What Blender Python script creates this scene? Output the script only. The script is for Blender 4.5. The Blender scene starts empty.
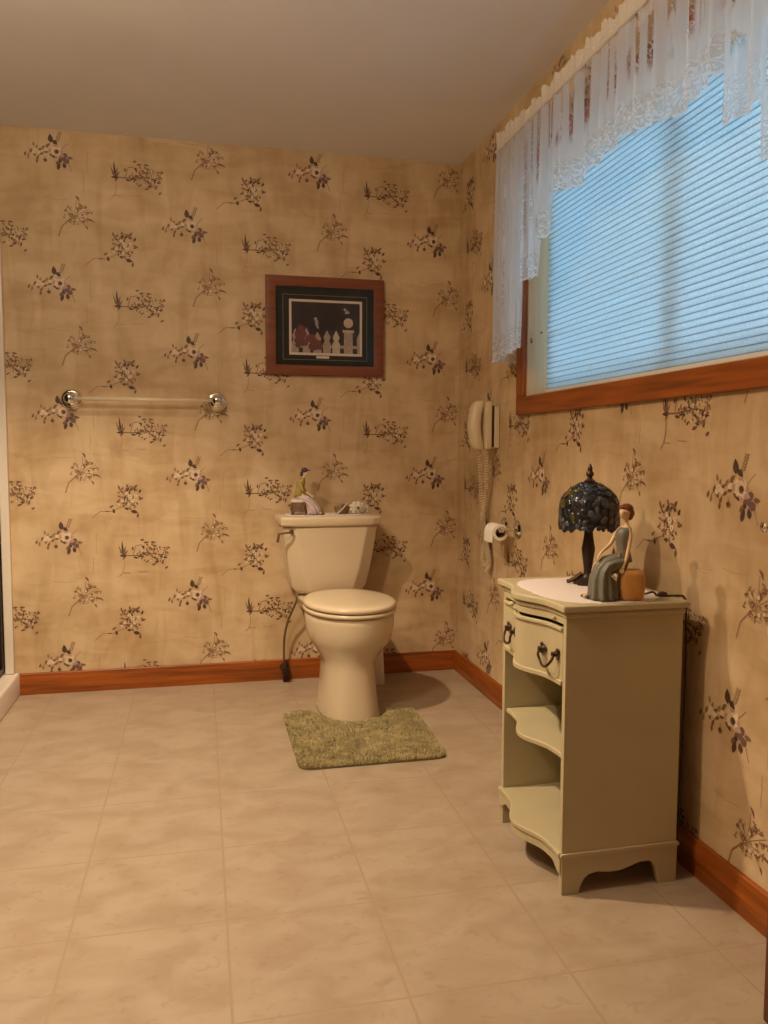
import bpy, bmesh, math, random
from mathutils import Vector, Matrix

scene = bpy.context.scene
COL = scene.collection
PI = math.pi

# ------------------------------------------------------------------ camera
YB, XR, XL, YF, H = 3.745, 1.227, -0.80, -2.40, 2.44
cam_d = bpy.data.cameras.new('camera'); cam = bpy.data.objects.new('camera', cam_d); COL.objects.link(cam)
yaw, pitch, roll = 0.22503, -0.07548, 0.00301
fw = Vector((math.sin(yaw)*math.cos(pitch), math.cos(yaw)*math.cos(pitch), math.sin(pitch)))
r0 = Vector((math.cos(yaw), -math.sin(yaw), 0)); u0 = r0.cross(fw)
rt = r0*math.cos(roll)+u0*math.sin(roll); up = -r0*math.sin(roll)+u0*math.cos(roll)
M4 = Matrix((rt, up, -fw)).transposed().to_4x4(); M4.translation = Vector((0, 0, 1.0787))
cam.matrix_world = M4
cam_d.sensor_fit = 'VERTICAL'; cam_d.sensor_height = 36.0; cam_d.lens = 800.88*36/1024
cam_d.clip_start = 0.02
scene.camera = cam

# ------------------------------------------------------------------ view, world, lights
vs = scene.view_settings
vs.view_transform = 'Standard'; vs.look = 'None'; vs.gamma = 1.0; vs.use_curve_mapping = False
vs.exposure = 0.0
w = bpy.data.worlds.new('daylight'); scene.world = w; w.use_nodes = True
bg = w.node_tree.nodes['Background']; bg.inputs[0].default_value = (0.36, 0.68, 0.95, 1); bg.inputs[1].default_value = 8.5

def lamp(name, kind, loc, energy, color, size, **k):
    d = bpy.data.lights.new(name, kind); d.energy = energy; d.color = color
    d.shadow_soft_size = size
    for a, b in k.items(): setattr(d, a, b)
    o = bpy.data.objects.new(name, d); o.location = loc; COL.objects.link(o); return o
WARM = (1.0, 0.775, 0.52)
lamp('recessed_spot', 'SPOT', (-0.51, 2.32, 2.42), 215, WARM, 0.045, spot_size=math.radians(112), spot_blend=0.60)
lamp('vanity_bulb', 'POINT', (-0.62, 1.50, 2.13), 52, WARM, 0.05)

# ------------------------------------------------------------------ mesh helpers
class MB:
    def __init__(s): s.v = []; s.f = []; s.m = []; s.uv = {}
    def add(s, vs, fs, mi=0):
        o = len(s.v); s.v += [tuple(p) for p in vs]
        for f in fs: s.f.append(tuple(i+o for i in f)); s.m.append(mi)
        return s
    def box(s, x0, x1, y0, y1, z0, z1, mi=0):
        v = [(x, y, z) for z in (z0, z1) for y in (y0, y1) for x in (x0, x1)]
        return s.add(v, [(0,2,3,1), (4,5,7,6), (0,1,5,4), (2,6,7,3), (0,4,6,2), (1,3,7,5)], mi)
    def prism(s, poly, axis, a, b, mi=0):
        # poly: 2D points; axis 0: (y,z) extruded along x; 1: (x,z) along y; 2: (x,y) along z
        def P(p, t):
            return {0: (t, p[0], p[1]), 1: (p[0], t, p[1]), 2: (p[0], p[1], t)}[axis]
        n = len(poly)
        v = [P(p, a) for p in poly]+[P(p, b) for p in poly]
        fs = [tuple(range(n))[::-1], tuple(range(n, 2*n))]+[(i, (i+1) % n, n+(i+1) % n, n+i) for i in range(n)]
        return s.add(v, fs, mi)
    def loft(s, rings, c0=True, c1=True, closed=True, mi=0):
        n = len(rings[0]); v = [p for r in rings for p in r]; fs = []
        for k in range(len(rings)-1):
            for i in range(n if closed else n-1):
                j = (i+1) % n
                fs.append((k*n+i, k*n+j, (k+1)*n+j, (k+1)*n+i))
        if c0: fs.append(tuple(range(n))[::-1])
        if c1: fs.append(tuple(range((len(rings)-1)*n, len(rings)*n)))
        return s.add(v, fs, mi)
    def lathe(s, prof, c=(0,0,0), n=24, axis=2, mi=0, c0=True, c1=True, mod=None):
        rings = []
        for r, t in prof:
            ring = []
            for i in range(n):
                a = 2*PI*i/n; q = r*(mod(a, t) if mod else 1)
                x, y = q*math.cos(a), q*math.sin(a)
                p = {2: (x, y, t), 0: (t, x, y), 1: (y, t, x)}[axis]
                ring.append((p[0]+c[0], p[1]+c[1], p[2]+c[2]))
            rings.append(ring)
        return s.loft(rings, c0, c1, True, mi)
    def tube(s, pts, r, n=8, mi=0, closed=False):
        pts = [Vector(p) for p in pts]; rings = []; prev = None; N = len(pts)
        for i, p in enumerate(pts):
            if closed: t = pts[(i+1) % N]-pts[i-1]
            else: t = pts[min(i+1, N-1)]-pts[max(i-1, 0)]
            t.normalize()
            if prev is None:
                a = Vector((0, 0, 1)) if abs(t.z) < .9 else Vector((1, 0, 0))
                prev = t.cross(a).normalized()
            prev = (prev-t*prev.dot(t)).normalized(); b = t.cross(prev)
            rr = r[i] if isinstance(r, (list, tuple)) else r
            rings.append([p+prev*rr*math.cos(2*PI*k/n)+b*rr*math.sin(2*PI*k/n) for k in range(n)])
        if closed: rings.append(rings[0]); return s.loft(rings, False, False, True, mi)
        return s.loft(rings, True, True, True, mi)
    def ball(s, c, r, n=12, m=8, mi=0):
        if not isinstance(r, (list, tuple)): r = (r, r, r)
        rings = []
        for k in range(1, m):
            t = PI*k/m
            rings.append([(c[0]+r[0]*math.sin(t)*math.cos(2*PI*i/n), c[1]+r[1]*math.sin(t)*math.sin(2*PI*i/n), c[2]-r[2]*math.cos(t)) for i in range(n)])
        o = len(s.v); s.loft(rings, False, False, True, mi)
        b = len(s.v); s.v += [(c[0], c[1], c[2]-r[2]), (c[0], c[1], c[2]+r[2])]
        L = o+(m-2)*n
        for i in range(n):
            s.f.append((o+(i+1) % n, o+i, b)); s.m.append(mi)
            s.f.append((L+i, L+(i+1) % n, b+1)); s.m.append(mi)
        return s
    def build(s, name, mats, parent=None, smooth=False, bevel=None, seg=2, local=False, subsurf=0, angle=40):
        if not isinstance(mats, (list, tuple)): mats = [mats]
        off = Vector((0, 0, 0))
        if parent is not None and not local:
            rp = parent
            while rp.parent: rp = rp.parent
            off = Vector(rp.location)
        me = bpy.data.meshes.new(name)
        me.from_pydata([tuple(Vector(p)-off) for p in s.v], [], s.f)
        for m in mats: me.materials.append(m)
        me.polygons.foreach_set('material_index', s.m)
        bm = bmesh.new(); bm.from_mesh(me)
        if not getattr(s, 'keep', False): bmesh.ops.recalc_face_normals(bm, faces=bm.faces)
        bm.to_mesh(me); bm.free()
        if smooth:
            me.polygons.foreach_set('use_smooth', [True]*len(me.polygons))
        o = bpy.data.objects.new(name, me); COL.objects.link(o)
        if parent is not None: o.parent = parent
        if bevel:
            b = o.modifiers.new('bevel', 'BEVEL'); b.width = bevel; b.segments = seg; b.limit_method = 'ANGLE'; b.angle_limit = math.radians(angle)
            me.polygons.foreach_set('use_smooth', [True]*len(me.polygons))
            b.harden_normals = True
        if subsurf:
            q = o.modifiers.new('subdivision', 'SUBSURF'); q.levels = subsurf; q.render_levels = subsurf
        if smooth and not subsurf and smooth != 'all':
            try: me.set_sharp_from_angle(angle=math.radians(42))
            except Exception: pass
        return o

def thing(name, label, cat, loc=(0, 0, 0), rz=0, group=None):
    o = bpy.data.objects.new(name, None); COL.objects.link(o)
    o.empty_display_size = .05
    o.location = loc; o.rotation_euler = (0, 0, rz); tag(o, label, cat, group); return o
def tag(o, label, cat, group=None, kind=None):
    o['label'] = label; o['category'] = cat
    if group: o['group'] = group
    if kind: o['kind'] = kind
    return o
def struct(o, label=None):
    o['kind'] = 'structure'
    if label: o['label'] = label
    return o
def arc(cx, cy, r, a0, a1, n):
    return [(cx+r*math.cos(a0+(a1-a0)*i/n), cy+r*math.sin(a0+(a1-a0)*i/n)) for i in range(n+1)]
def smooth(a, b, x):
    t = min(1, max(0, (x-a)/(b-a))); return t*t*(3-2*t)

# ------------------------------------------------------------------ materials
def S(r, g, b):
    f = lambda c: (c/255/12.92) if c/255 <= .04045 else ((c/255+.055)/1.055)**2.4
    return (f(r), f(g), f(b), 1)
def mat(name, col, rough=.5, metal=0, var=.0, scale=8, stretch=(1, 1, 1), bump=0, bscale=60, **kw):
    m = bpy.data.materials.new(name); m.use_nodes = True; nt = m.node_tree; N = nt.nodes; L = nt.links
    b = N['Principled BSDF']; col = tuple(col)+(1,) if len(col) == 3 else col
    b.inputs['Base Color'].default_value = col; b.inputs['Roughness'].default_value = rough; b.inputs['Metallic'].default_value = metal
    for k, v in kw.items(): b.inputs[k].default_value = v
    tc = N.new('ShaderNodeTexCoord'); mp = N.new('ShaderNodeMapping'); mp.inputs['Scale'].default_value = stretch
    L.new(tc.outputs['Object'], mp.inputs['Vector'])
    ns = N.new('ShaderNodeTexNoise'); ns.inputs['Scale'].default_value = scale; ns.inputs['Detail'].default_value = 6
    L.new(mp.outputs['Vector'], ns.inputs['Vector'])
    if var:
        rp = N.new('ShaderNodeValToRGB')
        rp.color_ramp.elements[0].position = .3; rp.color_ramp.elements[1].position = .7
        rp.color_ramp.elements[0].color = tuple(c*(1-var) for c in col[:3])+(1,)
        rp.color_ramp.elements[1].color = tuple(min(1, c*(1+var*.6)) for c in col[:3])+(1,)
        L.new(ns.outputs['Fac'], rp.inputs['Fac']); L.new(rp.outputs['Color'], b.inputs['Base Color'])
    if bump:
        n2 = N.new('ShaderNodeTexNoise'); n2.inputs['Scale'].default_value = bscale; n2.inputs['Detail'].default_value = 4
        L.new(mp.outputs['Vector'], n2.inputs['Vector'])
        bp = N.new('ShaderNodeBump'); bp.inputs['Strength'].default_value = bump; bp.inputs['Distance'].default_value = .004
        L.new(n2.outputs['Fac'], bp.inputs['Height']); L.new(bp.outputs['Normal'], b.inputs['Normal'])
    return m

def wood(name, col, axis, dark=.45, rough=.38):
    st = [26, 26, 26]; st[axis] = 1.6
    m = mat(name, col, rough, var=dark, scale=2.2, stretch=tuple(st), bump=.08, bscale=3)
    return m

def wallpaper(name):
    m = bpy.data.materials.new(name); m.use_nodes = True; nt = m.node_tree; N = nt.nodes; L = nt.links
    b = N['Principled BSDF']; b.inputs['Roughness'].default_value = .62
    tc = N.new('ShaderNodeTexCoord')
    def noise(scale, st, detail=5, dist=0.0):
        mp = N.new('ShaderNodeMapping'); mp.inputs['Scale'].default_value = st; L.new(tc.outputs['Object'], mp.inputs['Vector'])
        n = N.new('ShaderNodeTexNoise'); n.inputs['Scale'].default_value = scale; n.inputs['Detail'].default_value = detail; n.inputs['Distortion'].default_value = dist
        L.new(mp.outputs['Vector'], n.inputs['Vector']); return n
    base = None
    def ramp(n, p0, c0, p1, c1):
        r = N.new('ShaderNodeValToRGB'); e = r.color_ramp.elements
        e[0].position = p0; e[0].color = c0+(1,); e[1].position = p1; e[1].color = c1+(1,); L.new(n.outputs['Fac'], r.inputs['Fac']); return r
    big = ramp(noise(4.5, (1, 1, .9), 7, .6), .34, (.525, .365, .20), .64, (.64, .475, .29))
    hor = ramp(noise(2.6, (1.6, 1.6, 5), 7, .8), .36, (.89, .85, .80), .56, (1, 1, 1))
    ver = ramp(noise(2.4, (5, 5, 1.3), 7, 1.0), .34, (.88, .84, .78), .55, (1, 1, 1))
    def mul(a, c, f):
        x = N.new('ShaderNodeMix'); x.data_type = 'RGBA'; x.blend_type = 'MULTIPLY'; x.inputs[0].default_value = f
        L.new(a, x.inputs[6]); L.new(c, x.inputs[7]); return x.outputs[2]
    c = mul(mul(big.outputs['Color'], hor.outputs['Color'], 1.0), ver.outputs['Color'], .9)
    L.new(c, b.inputs['Base Color'])
    return m

def floor_mat():
    m = bpy.data.materials.new('floor_vinyl_tile'); m.use_nodes = True; nt = m.node_tree; N = nt.nodes; L = nt.links
    b = N['Principled BSDF']; b.inputs['Roughness'].default_value = .36
    tc = N.new('ShaderNodeTexCoord')
    def noise(scale, st=(1, 1, 1), d=6, dist=0):
        mp = N.new('ShaderNodeMapping'); mp.inputs['Scale'].default_value = st; L.new(tc.outputs['Object'], mp.inputs['Vector'])
        n = N.new('ShaderNodeTexNoise'); n.inputs['Scale'].default_value = scale; n.inputs['Detail'].default_value = d; n.inputs['Distortion'].default_value = dist
        L.new(mp.outputs['Vector'], n.inputs['Vector']); return n
    r = N.new('ShaderNodeValToRGB'); e = r.color_ramp.elements
    e[0].position = .36; e[0].color = (.345, .258, .178, 1); e[1].position = .62; e[1].color = (.405, .318, .232, 1)
    L.new(noise(7, (1, 1.5, 1), 8, .5).outputs['Fac'], r.inputs['Fac'])
    r2 = N.new('ShaderNodeValToRGB'); e = r2.color_ramp.elements
    e[0].position = .30; e[0].color = (.72, .66, .58, 1); e[1].position = .42; e[1].color = (1, 1, 1, 1)
    L.new(noise(26, (1, 1.6, 1), 5, 1.2).outputs['Fac'], r2.inputs['Fac'])
    mx = N.new('ShaderNodeMix'); mx.data_type = 'RGBA'; mx.blend_type = 'MULTIPLY'; mx.inputs[0].default_value = .4
    L.new(r.outputs['Color'], mx.inputs[6]); L.new(r2.outputs['Color'], mx.inputs[7])
    # grout grid 0.345 m
    sx = N.new('ShaderNodeSeparateXYZ'); L.new(tc.outputs['Object'], sx.inputs[0])
    def line(sock, off):
        a = N.new('ShaderNodeMath'); a.operation = 'ADD'; a.inputs[1].default_value = 10*.345-off; L.new(sock, a.inputs[0])
        q = N.new('ShaderNodeMath'); q.operation = 'PINGPONG'; q.inputs[1].default_value = .1725; L.new(a.outputs[0], q.inputs[0])
        s = N.new('ShaderNodeMapRange'); s.inputs['From Min'].default_value = .0015; s.inputs['From Max'].default_value = .0038; s.inputs['To Min'].default_value = 1; s.inputs['To Max'].default_value = 0
        L.new(q.outputs[0], s.inputs['Value']); return s.outputs[0]
    mxx = N.new('ShaderNodeMath'); mxx.operation = 'MAXIMUM'; L.new(line(sx.outputs[0], .045), mxx.inputs[0]); L.new(line(sx.outputs[1], 1.46), mxx.inputs[1])
    fm = N.new('ShaderNodeMix'); fm.data_type = 'RGBA'; L.new(mxx.outputs[0], fm.inputs[0]); L.new(mx.outputs[2], fm.inputs[6]); fm.inputs[7].default_value = (.345, .255, .17, 1)
    L.new(fm.outputs[2], b.inputs['Base Color'])
    bp = N.new('ShaderNodeBump'); bp.inputs['Strength'].default_value = .2; bp.inputs['Distance'].default_value = .002; bp.invert = True
    L.new(mxx.outputs[0], bp.inputs['Height']); L.new(bp.outputs['Normal'], b.inputs['Normal'])
    return m

def translucent(name, col, trans, front=.35):
    m = bpy.data.materials.new(name); m.use_nodes = True; nt = m.node_tree; N = nt.nodes; L = nt.links
    N.remove(N['Principled BSDF']); out = N['Material Output']
    d = N.new('ShaderNodeBsdfDiffuse'); t = N.new('ShaderNodeBsdfTranslucent'); mx = N.new('ShaderNodeMixShader')
    tc = N.new('ShaderNodeTexCoord'); n = N.new('ShaderNodeTexNoise'); n.inputs['Scale'].default_value = 220; n.inputs['Detail'].default_value = 3
    L.new(tc.outputs['Object'], n.inputs['Vector'])
    r = N.new('ShaderNodeValToRGB'); e = r.color_ramp.elements; e[0].position = .35; e[1].position = .7
    e[0].color = tuple(c*.82 for c in col)+(1,); e[1].color = tuple(col)+(1,); L.new(n.outputs['Fac'], r.inputs['Fac'])
    L.new(r.outputs['Color'], d.inputs['Color']); L.new(r.outputs['Color'], t.inputs['Color'])
    mx.inputs[0].default_value = trans
    L.new(d.outputs[0], mx.inputs[1]); L.new(t.outputs[0], mx.inputs[2]); L.new(mx.outputs[0], out.inputs['Surface'])
    return m

def lace_mat():
    m = bpy.data.materials.new('white_lace'); m.use_nodes = True; nt = m.node_tree; N = nt.nodes; L = nt.links
    N.remove(N['Principled BSDF']); out = N['Material Output']
    def math_(op, a, b=None, c=None):
        x = N.new('ShaderNodeMath'); x.operation = op; x.use_clamp = False
        for i, q in enumerate((a, b, c)):
            if q is None: continue
            if isinstance(q, (int, float)): x.inputs[i].default_value = q
            else: L.new(q, x.inputs[i])
        return x.outputs[0]
    def mr(v, a, b, c=0, d=1):
        x = N.new('ShaderNodeMapRange'); L.new(v, x.inputs['Value'])
        for k, q in zip(('From Min', 'From Max', 'To Min', 'To Max'), (a, b, c, d)): x.inputs[k].default_value = q
        return x.outputs[0]
    uv = N.new('ShaderNodeUVMap'); uv.uv_map = 'UVMap'
    sp = N.new('ShaderNodeSeparateXYZ'); L.new(uv.outputs[0], sp.inputs[0])
    U, V = sp.outputs[0], sp.outputs[1]          # metres along the rod, metres above the hem
    # fine net
    vo = N.new('ShaderNodeTexVoronoi'); vo.inputs['Scale'].default_value = 95; vo.feature = 'DISTANCE_TO_EDGE'; vo.voronoi_dimensions = '2D'
    L.new(uv.outputs[0], vo.inputs['Vector'])
    # flowers of the lace border
    v2 = N.new('ShaderNodeTexNoise'); v2.inputs['Scale'].default_value = 48; v2.inputs['Detail'].default_value = 3; v2.inputs['Distortion'].default_value = 2.5; v2.noise_dimensions = '2D'
    L.new(uv.outputs[0], v2.inputs['Vector'])
    border = mr(V, .075, .10, 1, 0)
    hem = mr(V, .006, .009, 1, 0)
    floral = mr(v2.outputs['Fac'], .50, .56)
    # open lace stripes that run down the fabric
    st = N.new('ShaderNodeTexNoise'); st.noise_dimensions = '1D'; st.inputs['Scale'].default_value = 19; st.inputs['Detail'].default_value = 1.5
    L.new(U, st.inputs['W'])
    sl = N.new('ShaderNodeTexNoise'); sl.noise_dimensions = '2D'; sl.inputs['Scale'].default_value = 9; sl.inputs['Detail'].default_value = 1
    mp = N.new('ShaderNodeMapping'); mp.inputs['Scale'].default_value = (1, .7, 1); L.new(uv.outputs[0], mp.inputs['Vector']); L.new(mp.outputs['Vector'], sl.inputs['Vector'])
    stripe = mr(st.outputs['Fac'], .515, .55)
    gate = math_('MULTIPLY', mr(sl.outputs['Fac'], .36, .46), mr(V, .13, .17))
    stripe = math_('MULTIPLY', math_('MULTIPLY', stripe, gate), mr(U, 2.50, 2.70, 1, .4))
    open_ = math_('MULTIPLY', stripe, math_('SUBTRACT', 1.0, math_('MULTIPLY', mr(v2.outputs['Fac'], .55, .6), .9)))
    base = .79
    a = math_('SUBTRACT', base, math_('MULTIPLY', open_, .74))
    bord = math_('MULTIPLY', border, math_('SUBTRACT', 1.0, floral))
    a = math_('SUBTRACT', a, math_('MULTIPLY', bord, .17))
    a = math_('ADD', a, math_('MULTIPLY', math_('MULTIPLY', border, floral), .12))
    a = math_('MAXIMUM', a, math_('MULTIPLY', hem, .95))
    d = N.new('ShaderNodeBsdfDiffuse'); d.inputs['Color'].default_value = (.72, .78, .86, 1)
    t = N.new('ShaderNodeBsdfTranslucent'); t.inputs['Color'].default_value = (.86, .86, .86, 1)
    mx = N.new('ShaderNodeMixShader'); mx.inputs[0].default_value = .62
    L.new(d.outputs[0], mx.inputs[1]); L.new(t.outputs[0], mx.inputs[2])
    tr = N.new('ShaderNodeBsdfTransparent'); m2 = N.new('ShaderNodeMixShader')
    L.new(a, m2.inputs[0]); L.new(tr.outputs[0], m2.inputs[1]); L.new(mx.outputs[0], m2.inputs[2]); L.new(m2.outputs[0], out.inputs['Surface'])
    return m

def glass_mat(name, tint=(1, 1, 1), rough=.02, ior=1.45):
    m = bpy.data.materials.new(name); m.use_nodes = True; nt = m.node_tree; N = nt.nodes; L = nt.links
    N.remove(N['Principled BSDF']); out = N['Material Output']
    g = N.new('ShaderNodeBsdfGlossy'); g.inputs['Roughness'].default_value = rough
    t = N.new('ShaderNodeBsdfTransparent'); t.inputs['Color'].default_value = tuple(tint)+(1,)
    fr = N.new('ShaderNodeFresnel'); fr.inputs['IOR'].default_value = ior
    mx = N.new('ShaderNodeMixShader'); L.new(fr.outputs[0], mx.inputs[0]); L.new(t.outputs[0], mx.inputs[1]); L.new(g.outputs[0], mx.inputs[2])
    L.new(mx.outputs[0], out.inputs['Surface']); return m

M = {}
M['paper'] = wallpaper('wallpaper_parchment')
INK = [(.080, .042, .028), (.17, .09, .082), (.20, .105, .055), (.31, .18, .095), (.68, .53, .37), (.46, .29, .22), (.39, .26, .145)]
for i, c in enumerate(INK): M['ink%d' % i] = mat('wallpaper_ink_%d' % i, c, .6, var=.15, scale=90)
PAPER = [M['paper']]+[M['ink%d' % i] for i in range(len(INK))]
M['ceiling'] = mat('ceiling_paint', (.76, .74, .73), .7, var=.03, scale=3, bump=.05, bscale=300)
M['floor'] = floor_mat()
M['base_x'] = wood('stained_oak_along_x', (.285, .070, .007), 0)
M['base_y'] = wood('stained_oak_along_y', (.285, .070, .007), 1)
M['base_z'] = wood('stained_oak_along_z', (.29, .074, .008), 2)
M['jamb'] = wood('pale_pine_jamb', (.62, .45, .26), 2, .12, .5)
M['dark_wood'] = wood('dark_cherry_wood', (.10, .025, .010), 2, .3)
M['china'] = mat('almond_porcelain', (.64, .52, .36), .12, var=.02, scale=3)
M['seat'] = mat('almond_seat_plastic', (.68, .555, .385), .22, var=.02, scale=4)
M['chrome'] = mat('chrome', (.80, .78, .75), .10, 1.0)
M['oldbrass'] = mat('aged_bronze', (.075, .040, .022), .42, .55, var=.4, scale=60)
M['bronzelever'] = mat('flush_lever_bronze', (.20, .12, .07), .35, .6, var=.2)
M['hose'] = mat('braided_hose', (.20, .13, .07), .45, .5, var=.3, scale=200)
M['rug'] = mat('sage_rug_pile', (.46, .375, .185), .95, var=.35, scale=22, bump=.3)
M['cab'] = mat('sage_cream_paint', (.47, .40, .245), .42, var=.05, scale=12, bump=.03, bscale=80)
M['cabin'] = mat('cabinet_inside_shaded', (.38, .335, .19), .55, var=.06, scale=9)  # cabinet paint made darker, shade of the inside put into the colour
M['doily'] = mat('white_doily_cloth', (.70, .61, .57), .9, var=.05, scale=120, bump=.2, bscale=500)
M['lace'] = lace_mat()
M['shade'] = translucent('cellular_shade_fabric', (.80, .86, .88), .62)
M['seam'] = translucent('cellular_shade_seam', (.40, .52, .58), .6)
M['railw'] = mat('shade_rail', (.70, .68, .62), .5, var=.02)
M['vinyl'] = mat('white_vinyl', (.75, .74, .70), .4, var=.02)
M['glass'] = glass_mat('window_glass')
M['picglass'] = glass_mat('picture_glass', rough=.05, ior=1.25)
M['acryl'] = mat('clear_acrylic', (.80, .70, .52), .12, var=.02, **{'Alpha': .5})
M['phone'] = mat('cream_phone_plastic', (.70, .57, .37), .35, var=.03)
M['phonedark'] = mat('phone_gap_shade', (.05, .03, .02), .5)
M['paperroll'] = mat('toilet_paper', (.86, .80, .70), .95, var=.03, scale=40, bump=.1)
M['core'] = mat('cardboard_core', (.20, .13, .08), .9, var=.1)
M['whitepl'] = mat('white_plastic', (.74, .68, .60), .4, var=.03)
M['showerw'] = mat('white_shower_fibreglass', (.72, .64, .55), .25, var=.02)
M['bronze'] = mat('dark_bronze_frame', (.045, .025, .018), .35, .6)
M['showerglass'] = glass_mat('obscure_shower_glass', (.30, .34, .36), .08)

# ------------------------------------------------------------------ wallpaper motifs (2D, metres; list of (polygon, ink index))
def leaf(x, y, ln, wd, ang, ink, bend=.0):
    n = 5; pts = []; c, s = math.cos(ang), math.sin(ang)
    up_, dn = [], []
    for i in range(n+1):
        t = i/n; q = math.sin(PI*t**.8)*wd/2; bx = (t-.5)*ln; by = bend*ln*math.sin(PI*t)
        up_.append((bx, by+q)); dn.append((bx, by-q))
    pts = up_+dn[::-1][1:-1]
    return ([(x+a*c-b*s, y+a*s+b*c) for a, b in pts], ink)
def blob(x, y, r, ink, n=9, wob=.12, seed=0):
    rr = random.Random(seed)
    return ([(x+r*(1+rr.uniform(-wob, wob))*math.cos(2*PI*i/n), y+r*(1+rr.uniform(-wob, wob))*math.sin(2*PI*i/n)) for i in range(n)], ink)
def stroke(pts, wd, ink):
    out = []
    for (x0, y0), (x1, y1) in zip(pts, pts[1:]):
        d = math.hypot(x1-x0, y1-y0) or 1e-6; nx, ny = -(y1-y0)/d*wd/2, (x1-x0)/d*wd/2
        out.append(([(x0+nx, y0+ny), (x0-nx, y0-ny), (x1-nx, y1-ny), (x1+nx, y1+ny)], ink))
    return out
def curve(p, n=6):
    # quadratic-ish sampling through control points
    out = []
    for k in range(len(p)-1):
        for i in range(n): t = i/n; out.append((p[k][0]+(p[k+1][0]-p[k][0])*t, p[k][1]+(p[k+1][1]-p[k][1])*t))
    return out+[p[-1]]

def motif_A():
    k = .0004; X = lambda x: (x-373)*k; Y = lambda y: -(y-285)*k
    L = []
    def lf(x, y, ln, wd, a, i, b=0): L.append(leaf(X(x), Y(y), ln*k, wd*k, math.radians(a), i, b))
    L += stroke([(X(395), Y(280)), (X(330), Y(262)), (X(260), Y(262)), (X(190), Y(280)), (X(140), Y(335))], 7*k, 3)
    L += stroke([(X(300), Y(290)), (X(250), Y(330)), (X(235), Y(400))], 6*k, 3)
    L += stroke([(X(480), Y(250)), (X(515), Y(215)), (X(550), Y(185))], 6*k, 3)
    L += stroke([(X(545), Y(370)), (X(565), Y(430)), (X(585), Y(480))], 7*k, 3)
    L += stroke([(X(430), Y(190)), (X(450), Y(120)), (X(470), Y(70))], 6*k, 3)
    for i in range(6): lf(440+i*6+14, 165-i*17, 30, 12, 35, 3); lf(440+i*6-10, 160-i*17, 28, 11, 135, 3)
    for (x, y, a) in ((300, 240, 50), (268, 268, 40), (235, 245, 70), (205, 215, 100), (178, 285, 75), (150, 345, 80), (235, 385, 85), (245, 350, 60), (285, 310, 20), (330, 290, 5), (330, 245, 30), (210, 320, 120), (120, 320, 70)):
        lf(x, y, 52, 24, a, 2 if (x+y) % 3 else 3)
    for q, (x, y, r) in enumerate(((225, 278, 26), (255, 296, 20), (205, 300, 17), (330, 262, 22))): L.append(blob(X(x), Y(y), r*k, 4, seed=q))
    for i in range(8):
        a = 2*PI*i/8; L.append(blob(X(425)+44*k*math.cos(a), Y(275)+44*k*math.sin(a), 26*k, 4 if i % 2 else 5, seed=i))
    L.append(blob(X(425), Y(275), 46*k, 4, seed=5)); L.append(blob(X(432), Y(280), 25*k, 2, seed=6)); L.append(blob(X(435), Y(276), 16*k, 0, seed=7))
    for i in range(6):
        a = 2*PI*i/6+.3; L.append(blob(X(508)+34*k*math.cos(a), Y(348)+34*k*math.sin(a), 27*k, 1 if i % 2 else 5, seed=20+i))
    L.append(blob(X(505), Y(350), 24*k, 1, seed=31)); L.append(blob(X(470), Y(375), 16*k, 0, seed=32))
    lf(375, 145, 95, 52, 95, 0); lf(420, 185, 66, 40, -38, 0); lf(350, 215, 56, 28, 40, 2)
    lf(452, 425, 92, 38, 75, 0); lf(508, 415, 66, 40, 100, 0); lf(570, 336, 62, 30, -5, 2); lf(380, 320, 50, 24, -50, 2); lf(405, 335, 40, 22, -40, 0)
    lf(440, 390, 60, 28, 60, 2)
    L.append(blob(X(318), Y(375), 21*k, 2, seed=40)); L.append(blob(X(316), Y(372), 11*k, 0, seed=41)); lf(318, 345, 34, 10, 90, 3)
    return L
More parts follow.
